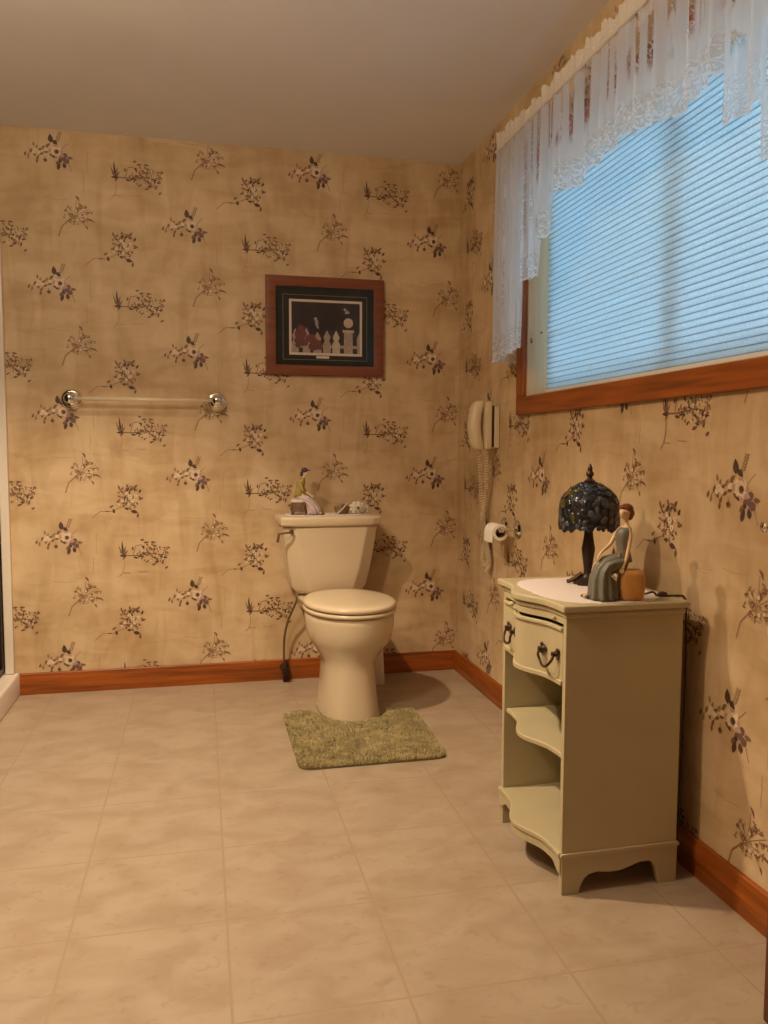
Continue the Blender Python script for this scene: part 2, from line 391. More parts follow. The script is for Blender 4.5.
def motif_B():
    k = .0004; X = lambda x: (x-439)*k; Y = lambda y: -(y-274)*k; L = []
    rr = random.Random(11)
    for (x, y, i, wd) in ((190, 130, 0, 18), (225, 190, 2, 16), (148, 178, 2, 13), (160, 245, 2, 14), (155, 295, 0, 20), (192, 345, 2, 18), (250, 235, 2, 14)):
        d = math.hypot(x-212, y-295); L.append(leaf((X(x)+X(212))/2, (Y(y)+Y(295))/2, d*k*1.1, wd*k*1.25, math.atan2(-(y-295), x-212), i, .06))
    L.append(blob(X(210), Y(297), 20*k, 0, seed=3))
    L += stroke([(X(220), Y(295)), (X(300), Y(300)), (X(420), Y(290)), (X(520), Y(280)), (X(640), Y(300))], 12*k, 2)
    L += stroke([(X(400), Y(292)), (X(500), Y(230)), (X(600), Y(215)), (X(690), Y(215))], 6*k, 3)
    L += stroke([(X(460), Y(285)), (X(560), Y(350)), (X(620), Y(400))], 6*k, 3)
    L += stroke([(X(300), Y(300)), (X(330), Y(190)), (X(400), Y(175))], 7*k, 2)
    L.append(leaf(X(335), Y(322), 60*k, 22*k, -.2, 0))
    for j in range(86):
        a = rr.uniform(0, 2*PI); q = math.sqrt(rr.random()); x = 520+170*q*math.cos(a); y = 275+105*q*math.sin(a)
        L.append(leaf(X(x), Y(y), rr.uniform(26, 46)*k, rr.uniform(12, 18)*k, rr.uniform(-1.3, 1.9), rr.choice((2, 2, 3, 3, 2, 0))))
    for j in range(8):
        L.append(blob(X(rr.uniform(400, 650)), Y(rr.uniform(210, 360)), rr.uniform(7, 11)*k, 4, seed=j))
    for (x, y, ln, a) in ((405, 120, 46, 10), (450, 150, 60, 5), (525, 150, 60, -5), (625, 375, 60, 80), (530, 400, 60, 20), (665, 440, 46, 35), (690, 215, 40, -40), (300, 215, 44, 85)):
        L.append(leaf(X(x), Y(y), ln*k, 22*k, math.radians(a), 2))
    L += stroke([(X(207), Y(350)), (X(205), Y(430)), (X(185), Y(490)), (X(150), Y(530))], 7*k, 6)
    L += stroke([(X(185), Y(490)), (X(270), Y(495))], 7*k, 6); L += stroke([(X(350), Y(478)), (X(460), Y(485))], 5*k, 6)
    return L
def motif_C():
    k = .00068; X = lambda x: (x-192)*k; Y = lambda y: -(y-179)*k; L = []
    rr = random.Random(5)
    L += stroke([(X(190), Y(195)), (X(140), Y(225)), (X(95), Y(268)), (X(75), Y(330))], 8*k, 3)
    for (x, y) in ((185, 95), (230, 130), (110, 165), (275, 225), (245, 265), (140, 150), (265, 150), (200, 245)):
        L += stroke([(X(165), Y(205)), ((X(165)+X(x))/2+.004, (Y(205)+Y(y))/2+.003), (X(x), Y(y))], 3.5*k, 3)
    L.append(leaf(X(190), Y(92), 44*k, 13*k, math.radians(-60), 2, .15)); L.append(leaf(X(268), Y(226), 62*k, 12*k, math.radians(-18), 2, .12)); L.append(leaf(X(245), Y(268), 28*k, 11*k, math.radians(-65), 2))
    for j in range(62):
        a = rr.uniform(0, 2*PI); q = math.sqrt(rr.random()); x = 190+88*q*math.cos(a); y = 185+66*q*math.sin(a)
        L.append(leaf(X(x), Y(y), rr.uniform(17, 30)*k, rr.uniform(6.5, 9.5)*k, rr.uniform(-1.4, 1.6), rr.choice((2, 2, 3, 6))))
    for j in range(3): L.append(blob(X(rr.uniform(140, 240)), Y(rr.uniform(140, 230)), rr.uniform(6, 9)*k, 4, seed=j))
    return L
def motif_D():
    k = .00068; X = lambda x: (x-478)*k; Y = lambda y: -(y-384)*k; L = []
    rr = random.Random(8)
    L += stroke([(X(470), Y(420)), (X(420), Y(440)), (X(370), Y(462)), (X(300), Y(462)), (X(250), Y(505))], 5*k, 3)
    L.append(leaf(X(372), Y(430), 34*k, 14*k, math.radians(35), 2)); L.append(leaf(X(385), Y(460), 32*k, 17*k, math.radians(100), 0)); L.append(leaf(X(345), Y(462), 36*k, 9*k, 0, 2))
    for j in range(62):
        a = rr.uniform(0, 2*PI); q = math.sqrt(rr.random()); x = 480+72*q*math.cos(a); y = 372+80*q*math.sin(a)
        L.append(leaf(X(x), Y(y), rr.uniform(18, 30)*k, rr.uniform(9, 13)*k, rr.uniform(-1.4, 1.9), rr.choice((2, 2, 3, 0))))
    for q, (x, y, r) in enumerate(((490, 365, 12), (505, 395, 11), (440, 395, 9), (470, 345, 9), (525, 360, 9), (420, 415, 7), (480, 415, 8))):
        for i in range(5):
            a = 2*PI*i/5+q; L.append(blob(X(x)+r*.65*k*math.cos(a), Y(y)+r*.65*k*math.sin(a), r*.6*k, 4, n=7, seed=i))
        L.append(blob(X(x), Y(y), r*.3*k, 2, n=6, seed=q))
    for (x, y, ln, wd, a, i) in ((475, 318, 36, 16, 60, 0), (525, 300, 40, 16, 45, 2), (515, 466, 46, 24, -15, 0), (536, 490, 34, 16, 80, 2), (420, 305, 34, 13, 110, 2), (558, 380, 36, 15, 20, 2), (552, 330, 30, 14, 60, 0)):
        L.append(leaf(X(x), Y(y), ln*k, wd*k, math.radians(a), i))
    return L
def motif_script():
    rr = random.Random(3); L = []; x = -.03; pts = []
    while x < .04:
        pts.append((x, rr.uniform(-.003, .005))); x += rr.uniform(.003, .007)
    L += stroke(pts, .0012, 6)
    L += stroke([(-.034, .004), (-.030, .010), (-.026, .002)], .0012, 6)
    L += stroke([(-.02, -.008), (.03, -.006)], .0008, 6)
    return L
def motif_crack():
    L = stroke([(0, 0), (.002, -.03), (-.001, -.055), (.001, -.075)], .0022, 6)
    L += stroke([(.02, .11), (.016, .06), (.018, .02)], .0016, 6)
    L += stroke([(-.17, -.10), (-.12, -.107), (-.07, -.104)], .0014, 6)
    return L
MOT = [(motif_A(), 0, 0), (motif_B(), .357, -.075), (motif_C(), .103, -.247), (motif_D(), .287, -.382), (motif_script(), -.11, -.205), (motif_crack(), .13, -.09)]
CW, CH = .5585, .5515

def paper_mesh(mb, u0, z0, urange, zrange, place, hole=None, lift=.0004):
    """print the repeat on a wall; place(u,z,d) -> world point lifted d off the wall"""
    for i in range(-14, 15):
        for j in range(-8, 9):
            for kk, (mo, du, dz) in enumerate(MOT):
                U = u0+i*CW+du; Z = z0+j*CH+(CH/2 if i % 2 else 0)+dz
                if not (urange[0]-.15 < U < urange[1]+.15 and zrange[0]-.15 < Z < zrange[1]+.15): continue
                for q, (poly, ink) in enumerate(mo):
                    pp = [(U+a, Z+b) for a, b in poly]
                    if any(a < urange[0] or a > urange[1] or b < zrange[0] or b > zrange[1] for a, b in pp): continue
                    if hole and any(hole[0]-.002 < a < hole[1]+.002 and hole[2]-.002 < b < hole[3]+.002 for a, b in pp): continue
                    d = lift+.000012*q
                    mb.add([place(a, b, d) for a, b in pp], [tuple(range(len(pp)))], 1+ink)

# ------------------------------------------------------------------ room shell
T = .12
struct(MB().box(-2.1, XR+.3, YF-T, YB+T, -T, 0).build('floor', M['floor']))
struct(MB().box(-2.1, XR+.3, YF-T, YB+T, H, H+T).build('ceiling', M['ceiling']))
mb = MB().box(XL-.06, XR+T, YB, YB+T, 0, H); mb.keep = True
paper_mesh(mb, -.604, 1.795, (XL-.018, XR-.001), (.02, H-.001), lambda u, z, d: (u, YB-d, z))
struct(mb.build('wall_back', PAPER))
# right wall with the window opening
WY0, WY1, WZ0, WZ1 = 1.17, 2.903, 1.288, 2.125
TW = .16
mb = MB(); mb.keep = True
mb.box(XR, XR+TW, YF, WY0, 0, H).box(XR, XR+TW, WY1, YB, 0, H).box(XR, XR+TW, WY0, WY1, 0, WZ0).box(XR, XR+TW, WY0, WY1, WZ1, H)
paper_mesh(mb, -1.654, .9905, (-YB+.001, -YF-.01), (.02, H-.001), lambda u, z, d: (XR-d, -u, z), hole=(-WY1, -WY0, WZ0, WZ1))
struct(mb.build('wall_right', PAPER))
XW = -1.90
# left wall up to the shower, front wall behind the camera
mb = MB(); mb.keep = True
mb.box(XW-T, XW, YF, 2.05, 0, H)
paper_mesh(mb, -.2, 1.6, (YF+.01, 1.99), (.02, H-.001), lambda u, z, d: (XW+d, u, z))
struct(mb.build('wall_left', PAPER))
mb = MB(); mb.keep = True
mb.box(XW-T, XR+TW, YF-T, YF, 0, H)
struct(mb.build('wall_front', PAPER))
# shower alcove shell
mb = MB()
mb.box(XL-.96, XL-.06, YB, YB+T, 0, H).box(XL-.98, XL-.90, 2.05, YB, 0, H).box(XW, XL, 2.0, 2.05, 0, H)
struct(mb.build('wall_shower', M['showerw']))

def board(name, pts_axis, mat_, prof):
    pass
BB = .0958
prof = [(0, 0), (.014, 0), (.014, BB-.018), (.011, BB-.010), (.012, BB-.004), (.008, BB), (0, BB)]
mb = MB().prism([(YB-a, z) for a, z in prof], 0, XL+.008, XR, 0); struct(mb.build('baseboard_back', M['base_x'], bevel=.001))
mb = MB().prism([(XR-a, z) for a, z in prof], 1, YF, YB-.012, 0); struct(mb.build('baseboard_right', M['base_y'], bevel=.001))
mb = MB().prism([(XW+a, z) for a, z in prof], 1, YF, 1.999, 0); struct(mb.build('baseboard_left', M['base_y'], bevel=.001))

# ------------------------------------------------------------------ window
CWD = .066
win = bpy.data.objects.new('window_1', None); COL.objects.link(win); win.location = (XR, (WY0+WY1)/2, WZ0); struct(win)
def casing(name, poly, matn):
    pass
f = .020
mb = MB()
mb.box(XR-f, XR, WY0-CWD, WY1+CWD, WZ0-CWD, WZ0+.002)
mb.build('bottom_casing', M['base_y'], win, bevel=.004)
MB().box(XR-f, XR, WY0-CWD, WY1+CWD, WZ1-.002, WZ1+CWD).build('top_casing', M['base_y'], win, bevel=.004)
MB().box(XR-f, XR, WY1-.002, WY1+CWD, WZ0+.002, WZ1-.002).build('side_casing', M['base_z'], win, bevel=.004)
MB().box(XR-f, XR, WY0-CWD, WY0+.002, WZ0+.002, WZ1-.002).build('side_casing', M['base_z'], win, bevel=.004)
jx = XR+.158
MB().box(XR-.004, jx, WY1-.012, WY1, WZ0, WZ1).box(XR-.004, jx, WY0, WY0+.012, WZ0, WZ1).box(XR-.004, jx, WY0, WY1, WZ1-.012, WZ1).box(XR-.004, jx, WY0, WY1, WZ0, WZ0+.006).build('jamb', M['jamb'], win)
# little hook on the jamb
MB().tube([(XR+.006, WY1-.012, 1.508), (XR+.006, WY1-.022, 1.506), (XR+.006, WY1-.026, 1.498), (XR+.006, WY1-.020, 1.492), (XR+.006, WY1-.015, 1.497)], .0022, 6).ball((XR+.050, WY1-.0125, 1.533), (.004, .0015, .004), 8, 6).build('hook', M['oldbrass'], win, smooth=True)
ym = (WY0+WY1)/2+.02
mb = MB()
gx0, gx1 = XR+.126, XR+.156
mb.box(gx0, gx1, WY0+.012, WY1-.012, WZ0+.006, WZ0+.046).box(gx0, gx1, WY0+.012, WY1-.012, WZ1-.052, WZ1-.012)
mb.box(gx0, gx1, WY0+.012, WY0+.052, WZ0+.046, WZ1-.052).box(gx0, gx1, WY1-.052, WY1-.012, WZ0+.046, WZ1-.052).box(gx0+.010, gx1, ym-.024, ym+.024, WZ0+.046, WZ1-.052)
mb.build('sash', M['vinyl'], win, bevel=.003)
MB().box(XR+.142, XR+.146, WY0+.05, WY1-.05, WZ0+.044, WZ1-.05).build('pane', M['glass'], win)

# cellular shade inside the recess
sh = thing('window_shade', 'pale blue pleated cellular shade pulled down inside the wood framed window', 'window shade', (XR+.07, (WY0+WY1)/2, WZ0+.007))
sx = XR+.071; y0, y1 = WY0+.018, WY1-.036
P_ = .0192; z = WZ0+.028; mb = MB(); ms = MB()
ztop = WZ1-.04
nrow = int((ztop-z)/P_)
for k in range(nrow):
    a = z+k*P_; n = 6
    for side in (-1, 1):
        rows = []
        for i in range(n+1):
            t = i/n; zz = a+.0036+(P_-.0036)*t; dx = .0058*math.sin(PI*t)
            rows.append([(sx+side*(.0022+dx), y0, zz), (sx+side*(.0022+dx), y1, zz)])
        mb.loft(rows, False, False, False)
    ms.box(sx-.0026, sx+.0026, y0, y1, a, a+.0037)
mb.keep = True
mb.build('cell_fabric', M['shade'], sh, smooth='all'); ms.build('cell_seams', M['seam'], sh)
MB().box(sx-.011, sx+.011, y0, y1, WZ0+.0075, WZ0+.028).build('bottom_rail', M['railw'], sh, bevel=.003)
MB().box(sx-.016, sx+.016, y0, y1, z+nrow*P_, WZ1-.0125).build('head_rail', M['railw'], sh, bevel=.003)

# ------------------------------------------------------------------ lace valance
VX, VY0, VY1 = 1.122, 1.075, 2.990
val = thing('lace_valance', 'white sheer lace valance with long side tails over the window', 'curtain', (VX, (VY0+VY1)/2, 1.43))
def hem_z(y):
    d = min(VY1-y, y-VY0)                      # distance from the nearer end
    steps = ((0, 1.425), (.255, 1.462), (.262, 1.690), (.395, 1.678), (.402, 1.800), (.525, 1.792), (.532, 1.925), (.60, 1.905), (.70, 1.885), (.76, 1.905), (.97, 1.935))
    for (a, za), (b, zb) in zip(steps, steps[1:]):
        if d <= b: h = za+(zb-za)*(d-a)/(b-a); break
    else: h = steps[-1][1]
    return h-.009*abs(math.sin(PI*y/.040))
rv = random.Random(4)
ph = []; t = 0
def pleat(y):
    return .55*math.sin(2*PI*y/.083+1.2*math.sin(y*7.3))+.45*math.sin(2*PI*y/.0475+1.7*math.sin(y*4.1)+1)
ZT = 2.222
def sheet(ya, yb_, ny, nz, ztop, zbot, amp, top_rag=False, xo=0):
    vs_, fs_, uvs = [], [], []
    for i in range(ny+1):
        y = ya+(yb_-ya)*i/ny; zt = ztop(y); zb = zbot(y)
        for j in range(nz+1):
            s = j/nz; zz = zt+(zb-zt)*s; drop = abs(ZT-zz)
            x = VX+xo+pleat(y)*amp(drop)
            vs_.append((x, y, zz)); uvs.append((y, zz-zb if zb < zt else .3))
    for i in range(ny):
        for j in range(nz):
            a = i*(nz+1)+j; fs_.append((a, a+1, a+nz+2, a+nz+1))
    return vs_, fs_, uvs
def sheet_obj(name, data, parent, m):
    vs_, fs_, uvs = data
    mb = MB(); mb.keep = True; mb.add(vs_, fs_); o = mb.build(name, m, parent, smooth='all')
    uvl = o.data.uv_layers.new(name='UVMap')
    for p in o.data.polygons:
        for li in p.loop_indices: uvl.data[li].uv = uvs[o.data.loops[li].vertex_index]
    return o
sheet_obj('valance_fabric', sheet(VY0, VY1, 640, 44, lambda y: ZT-.004, hem_z, lambda d: .006+.009*min(1, d/.35)), val, M['lace'])
M['lace_header'] = translucent('lace_header_cloth', (.82, .76, .68), .3)
rag = lambda y: 2.276+.008*math.sin(2*PI*y/.11+2*math.sin(y*5))+.0035*math.sin(2*PI*y/.027)+.005*math.sin(y*9)
sheet_obj('header_ruffle', sheet(VY0, VY1, 480, 5, rag, lambda y: ZT+.004, lambda d: .004+.09*d), val, M['lace_header'])
# returns to the wall at both ends and the rod pocket
mb = MB(); mb.keep = True
for ye, s in ((VY1, 1), (VY0, -1)):
    vs_, fs_, uvs = [], [], []
    for i in range(9):
        x = VX+(XR-.006-VX)*i/8
        for j in range(31):
            zz = ZT-(ZT-1.425)*j/30
            vs_.append((x, ye+s*.006*math.sin(i*1.9)*min(1, j/8), zz)); uvs.append((x+ye, zz-1.425))
    for i in range(8):
        for j in range(30): a = i*31+j; fs_.append((a, a+1, a+32, a+31))
    sheet_obj('return_fabric', (vs_, fs_, uvs), val, M['lace'])
rod = MB().tube([(VX-.002, VY0+.002+i*(VY1-VY0-.004)/160, ZT+.001*math.sin(i*1.1)) for i in range(161)], .0060, 8)
rod.tube([(VX, VY1-.002, ZT), (XR-.001, VY1-.002, ZT)], .007, 8).tube([(VX, VY0+.002, ZT), (XR-.001, VY0+.002, ZT)], .007, 8)
rod.build('rod_pocket', M['lace_header'], val, smooth=True)

# ------------------------------------------------------------------ toilet
TX = .597
toi = thing('toilet', 'almond two-piece toilet with closed lid standing before the back wall', 'toilet', (TX, 3.30, 0))
def egg(cx, cy, z, rx, ry_f, ry_b, n=40, p=2.0):
    ring = []
    for i in range(n):
        a = 2*PI*i/n; c, s = math.cos(a), math.sin(a)
        q = (abs(c)**p+abs(s)**p)**(-1/p)
        ring.append((cx+rx*q*c, cy+(ry_b if s > 0 else ry_f)*q*s, z))
    return ring
SC = 3.262     # seat centre y
rings = [
 egg(TX-.013, 3.232, .0, .123, .185, .245, p=2.4), egg(TX-.013, 3.232, .012, .123, .185, .245, p=2.4), egg(TX-.013, 3.232, .05, .116, .175, .235, p=2.4), egg(TX-.013, 3.232, .12, .109, .168, .225, p=2.4),
 egg(TX-.013, 3.232, .19, .104, .160, .222, p=2.3), egg(TX-.012, 3.234, .225, .106, .162, .225, p=2.2), egg(TX-.009, 3.238, .245, .122, .172, .235, p=2.1), egg(TX-.005, 3.248, .272, .142, .190, .245), egg(TX, 3.254, .296, .163, .208, .255),
 egg(TX, 3.258, .32, .174, .222, .26), egg(TX, 3.26, .355, .181, .231, .262), egg(TX, SC, .39, .184, .235, .262), egg(TX, SC, .414, .184, .236, .262), egg(TX, SC, .420, .178, .230, .258)]
MB().loft(rings).build('bowl', M['china'], toi, smooth='all')
# deck under the tank joining bowl to tank
dk = []
for z, hw, y0_, y1_ in ((.30, .09, 3.42, 3.66), (.345, .12, 3.42, 3.69), (.38, .15, 3.42, 3.70), (.416, .155, 3.42, 3.705), (.425, .15, 3.425, 3.70)):
    dk.append([(TX+hw*sx_, yy, z) for sx_, yy in ((-1, y0_), (1, y0_), (1, y1_), (-1, y1_))])
MB().loft(dk).build('tank_deck', M['china'], toi, bevel=.012, seg=3)
def seat_ring(z, g, n=48):
    return egg(TX, SC, z, .190+g, .242+g, .250+g, n=n, p=2.08)
MB().loft([seat_ring(.4215, -.008), seat_ring(.424, 0), seat_ring(.436, .001), seat_ring(.439, -.005)]).build('seat', M['seat'], toi, smooth='all')
MB().loft([seat_ring(.4425, -.007), seat_ring(.445, 0), seat_ring(.457, .001), seat_ring(.463, -.004), seat_ring(.467, -.02), seat_ring(.469, -.06), seat_ring(.470, -.12)]).build('seat_lid', M['seat'], toi, smooth='all')
for s in (-.08, .08): MB().box(TX+s-.02, TX+s+.02, 3.478, 3.508, .425, .452).build('seat_hinge', M['seat'], toi, bevel=.006)
# tank: tapering box with rounded front corners and a faceted face
def tank_ring(z, hw, yf, yb_, ch):
    cx = .583
    hf = hw-ch
    return [(cx-hw, yb_, z), (cx-hw, yf+ch*.62, z), (cx-hf-.010, yf+.010, z), (cx-hf+.006, yf, z), (cx, yf-.006, z), (cx+hf-.006, yf, z), (cx+hf+.010, yf+.010, z), (cx+hw, yf+ch*.62, z), (cx+hw, yb_, z)]
tr = []
for z, hw, yf, ch in ((.432, .138, 3.575, .050), (.445, .158, 3.560, .055), (.47, .174, 3.553, .058), (.55, .190, 3.545, .055), (.65, .205, 3.535, .052), (.742, .218, 3.528, .050)):
    tr.append(tank_ring(z, hw, yf, 3.725, ch))
MB().loft(tr).build('tank', M['china'], toi, smooth=True, bevel=.008, seg=3, angle=25)
lr = []
for z, g in ((.742, -.006), (.745, .004), (.752, .010), (.778, .012), (.787, .007), (.790, -.004)):
    lr.append(tank_ring(z, .218+g, 3.528-g, 3.728, .040))
MB().loft(lr).build('tank_lid', M['china'], toi, smooth=True, bevel=.003)
lv = MB().lathe([(.010, 3.538), (.011, 3.547), (.005, 3.550)], (.402, 0, .722), 14, axis=1)
lv.tube([(.402, 3.524, .722), (.372, 3.517, .721), (.342, 3.520, .716), (.336, 3.522, .680)], [.005, .005, .007, .006], 8)
lv.tube([(.402, 3.547, .722), (.402, 3.521, .722)], .005, 8)
lv.build('flush_lever', M['bronzelever'], toi, smooth=True)
for s in (-1, 1):
    MB().lathe([(.016, 0), (.016, .008), (.010, .018), (.002, .021)], (TX+s*.118, 3.30, .01), 12).build('bolt_cap', M['china'], toi, smooth=True)

# ------------------------------------------------------------------ supply valve and hose
vl = thing('supply_valve', 'dark bronze shut-off valve on the baseboard left of the toilet', 'valve', (.372, 3.70, 0))
vx, vy = .372, 3.694
MB().lathe([(.021, 3.7295), (.019, 3.724), (.008, 3.722), (.008, 3.69)], (vx, 0, .062), 14, axis=1).lathe([(.011, .028), (.012, .035), (.012, .088), (.009, .092), (.009, .104)], (vx, vy, 0), 12).build('valve_body', M['oldbrass'], vl, smooth=True)
MB().lathe([(.004, 3.69), (.004, 3.668), (.017, 3.666), (.017, 3.656), (.006, 3.654)], (vx, 0, .062), 12, axis=1, mod=lambda a, t: 1+.12*math.cos(6*a)).lathe([(.009, .002), (.011, .008), (.011, .024), (.008, .03)], (vx, vy, 0), 10).build('valve_handle', M['bronze'], vl, smooth=True)
hp = [(vx-.004, vy, .10), (vx-.004, vy, .16), (vx-.001, 3.69, .22), (.385, 3.68, .29), (.404, 3.668, .34), (.424, 3.658, .39), (.432, 3.655, .438)]
TROT = math.radians(3)
def unrot(p):
    d = Vector(p)-Vector((TX, 3.30, 0)); c, s = math.cos(-TROT), math.sin(-TROT)
    return (TX+d.x*c-d.y*s, 3.30+d.x*s+d.y*c, p[2])
hp = [unrot(p) for p in hp]
def bez(pts, n=8):
    pts = [Vector(p) for p in pts]; out = []
    for i in range(len(pts)-1):
        p0, p1, p2, p3 = pts[max(i-1, 0)], pts[i], pts[i+1], pts[min(i+2, len(pts)-1)]
        for k in range(n):
            t = k/n; out.append(.5*((2*p1)+(-p0+p2)*t+(2*p0-5*p1+4*p2-p3)*t*t+(-p0+3*p1-3*p2+p3)*t**3))
    return out+[pts[-1]]
MB().tube(bez(hp), .0055, 8).build('supply_hose', M['hose'], toi, smooth=True)
hq = unrot((.432, 3.655, 0)); hn = (hq[0], hq[1], 0)
MB().lathe([(.012, .418), (.013, .422), (.013, .438), (.010, .44)], hn, 8).build('hose_nut', M['whitepl'], toi, smooth=True)
toi.rotation_euler = (0, 0, TROT)

# pale upright container behind the pedestal
bh = thing('brush_holder', 'pale upright plastic brush holder on the floor behind the toilet pedestal', 'brush holder', (.775, 3.60, 0))
def rr_ring(cx, cy, z, a, b, p=5, n=28): return [(cx+q[0]-0, cy+q[1]-0, z) for q in [(a*math.copysign(abs(math.cos(2*PI*i/n))**(2/p), math.cos(2*PI*i/n)), b*math.copysign(abs(math.sin(2*PI*i/n))**(2/p), math.sin(2*PI*i/n))) for i in range(n)]]
MB().loft([rr_ring(.775, 3.60, 0, .047, .045), rr_ring(.775, 3.60, .006, .049, .047), rr_ring(.775, 3.60, .20, .040, .040), rr_ring(.775, 3.60, .205, .036, .036), rr_ring(.775, 3.60, .18, .034, .034)]).build('canister', M['whitepl'], bh, smooth=True)
MB().tube([(.775, 3.60, .181), (.775, 3.60, .30)], .006, 8).ball((.775, 3.60, .305), .009).build('brush_handle', M['whitepl'], bh, smooth=True)

# ------------------------------------------------------------------ contour rug
def rug_outline():
    L = []
    x0, x1, yf, yk, r = .312, .838, 2.628, 3.215, .045
    L += arc(x0+r, yf+r, r, PI, 1.5*PI, 6); L += arc(x1-r, yf+r, r, 1.5*PI, 2*PI, 6)
    L += arc(x1-.03+.012, yk-.055-.03, .03, 0, .5*PI, 5)
    c = .142
    L += [(TX+c+.03, yk-.05)]+arc(TX, 3.185, c, 0, -PI, 14)+[(TX-c-.03, yk)]
    L += arc(x0+.03, yk-.03, .03, .5*PI, PI, 5)
    return L
rug = thing('contour_rug', 'sage green shag contour rug on the floor around the toilet foot', 'rug', (.575, 2.90, 0))
bm = bmesh.new()
ol = rug_outline()
MB().prism(ol, 2, .001, .008).build('rug_backing', mat('rug_backing', (.16, .13, .06), .9, var=.2), rug)
# tufted pile as one mesh of short tufts
def inside(p, poly):
    x, y = p; c = False; n = len(poly); j = n-1
    for i in range(n):
        xi, yi = poly[i]; xj, yj = poly[j]
        if (yi > y) != (yj > y) and x < (xj-xi)*(y-yi)/(yj-yi)+xi: c = not c
        j = i
    return c
rg = random.Random(2); tv = []; tf = []
xs = [p[0] for p in ol]; ys = [p[1] for p in ol]
step = .0046
y = min(ys)
while y < max(ys):
    x = min(xs)
    while x < max(xs):
        px_, py_ = x+rg.uniform(-.003, .003), y+rg.uniform(-.003, .003)
        if inside((px_, py_), ol):
            hgt = .0175+.0022*math.sin(px_*41+2*math.sin(py_*33))+rg.uniform(-.002, .002); r_ = .0026; lx, ly = rg.uniform(-.004, .004), rg.uniform(-.004, .004); a0 = rg.uniform(0, 6.28)
            o_ = len(tv)
            for q in range(3): tv.append((px_+r_*math.cos(a0+q*2.094), py_+r_*math.sin(a0+q*2.094), .007))
            for q in range(3): tv.append((px_+lx+.8*r_*math.cos(a0+q*2.094), py_+ly+.8*r_*math.sin(a0+q*2.094), hgt))
            for q in range(3): tf.append((o_+q, o_+(q+1) % 3, o_+3+(q+1) % 3, o_+3+q))
            tf.append((o_+3, o_+4, o_+5))
        x += step
    y += step
mb = MB(); mb.add(tv, tf); pile = mb.build('rug_pile', M['rug'], rug); pile['kind'] = 'stuff'

# ------------------------------------------------------------------ painted cabinet
CX0, CX1, CY0, CY1 = .843, 1.155, 1.735, 2.140
cab = thing('side_cabinet', 'sage cream painted wooden cabinet with one drawer and open serpentine shelves', 'cabinet', ((CX0+CX1)/2, (CY0+CY1)/2, 0))
def serp(y, a=.040):
    t = (y-CY0)/(CY1-CY0); d = abs(t-.48)
    if d < .31: return -a*(.5+.5*math.cos(PI*d/.31))
    return 0.003*math.sin(PI*(d-.31)/.21) if d < .52 else 0
def serp_poly(g, xb, yo=0, n=36, a=.040):
    ya, yb_ = CY0-yo, CY1+yo
    ys_ = [ya+(yb_-ya)*i/n for i in range(n+1)]
    return [(CX0-g+serp(min(max(y, CY0), CY1), a), y) for y in ys_]+[(xb, yb_), (xb, ya)]
th = .016
# sides with cut-out feet
def side_outline():
    x0, x1 = CX0, CX1
    o = [(x0, .70), (x0, .0), (x0+.045, .0), (x0+.050, .018), (x0+.058, .034), (x0+.072, .046), (x0+.095, .050), (x0+.125, .045), (x0+.155, .046), (x0+.185, .054), (x0+.210, .062), (x0+.235, .062), (x0+.250, .052), (x0+.258, .030), (x0+.263, .0), (x1, .0), (x1, .70)]
    return o
for ya in (CY0, CY1-th):
    MB().prism(side_outline(), 1, ya, ya+th).build('side_panel', M['cab'], cab, bevel=.0015)
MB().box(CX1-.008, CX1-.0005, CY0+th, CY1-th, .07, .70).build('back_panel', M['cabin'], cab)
# base moulding on the sides
for ya, yb_ in ((CY0-.006, CY0), (CY1, CY1+.006)):
    mb = MB()
    fo = [(x, z) for x, z in side_outline()[1:-1]]
    yi, yo_ = (yb_, ya+.003) if ya < CY0 else (ya, yb_-.003)
    ring_o = [(CX0-.001, .0935)]+fo+[(CX1+.001, .0935)]
    mb.prism(ring_o, 1, min(yi, yo_), max(yi, yo_))
    mb.prism([(CX0-.005, .094), (CX0-.005, .101), (CX0-.001, .104), (CX1+.001, .104), (CX1+.005, .101), (CX1+.005, .094)], 1, ya, yb_)
    mb.build('base_moulding', M['cab'], cab, bevel=.001)
# shelves
def shelf(name, z0, z1, g, a=.040):
    MB().prism(serp_poly(g, CX1-.009, -th-.0005, a=a), 2, z0, z1).build(name, M['cab'], cab, bevel=.004, seg=3, angle=60)
shelf('middle_shelf', .329, .343, -.004)
MB().prism(serp_poly(.011, CX1-.009, -.0005), 2, .092, .106).build('bottom_shelf', M['cab'], cab, bevel=.004, seg=3, angle=60)
# serpentine apron with front feet
mb = MB(); rows_o, rows_i = [], []
n = 60
for i in range(n+1):
    y = CY0+.0005+(CY1-CY0-.001)*i/n; t = i/n; e = min(t, 1-t)
    zb = .052+.018*smooth(.03, .12, e)
    x = CX0-.004+serp(y)
    rows_o.append([(x-.003, y, zb), (x-.003, y, .0915)]); rows_i.append([(x+.013, y, zb), (x+.013, y, .0915)])
rings_ = [[rows_o[i][0], rows_o[i][1], rows_i[i][1], rows_i[i][0]] for i in range(n+1)]
mb.loft(rings_); mb.build('front_apron', M['cab'], cab, bevel=.0015)
# top: slab with stepped moulded edge
for nm, z0, z1, g, yo in (('top_moulding', .683, .6975, .006, .006), ('top_panel', .698, .716, .016, .014)):
    MB().prism(serp_poly(g, CX1+(.010 if nm == 'top_panel' else .004), yo), 2, z0, z1).build(nm, M['cab'], cab, bevel=.005, seg=3, angle=60)
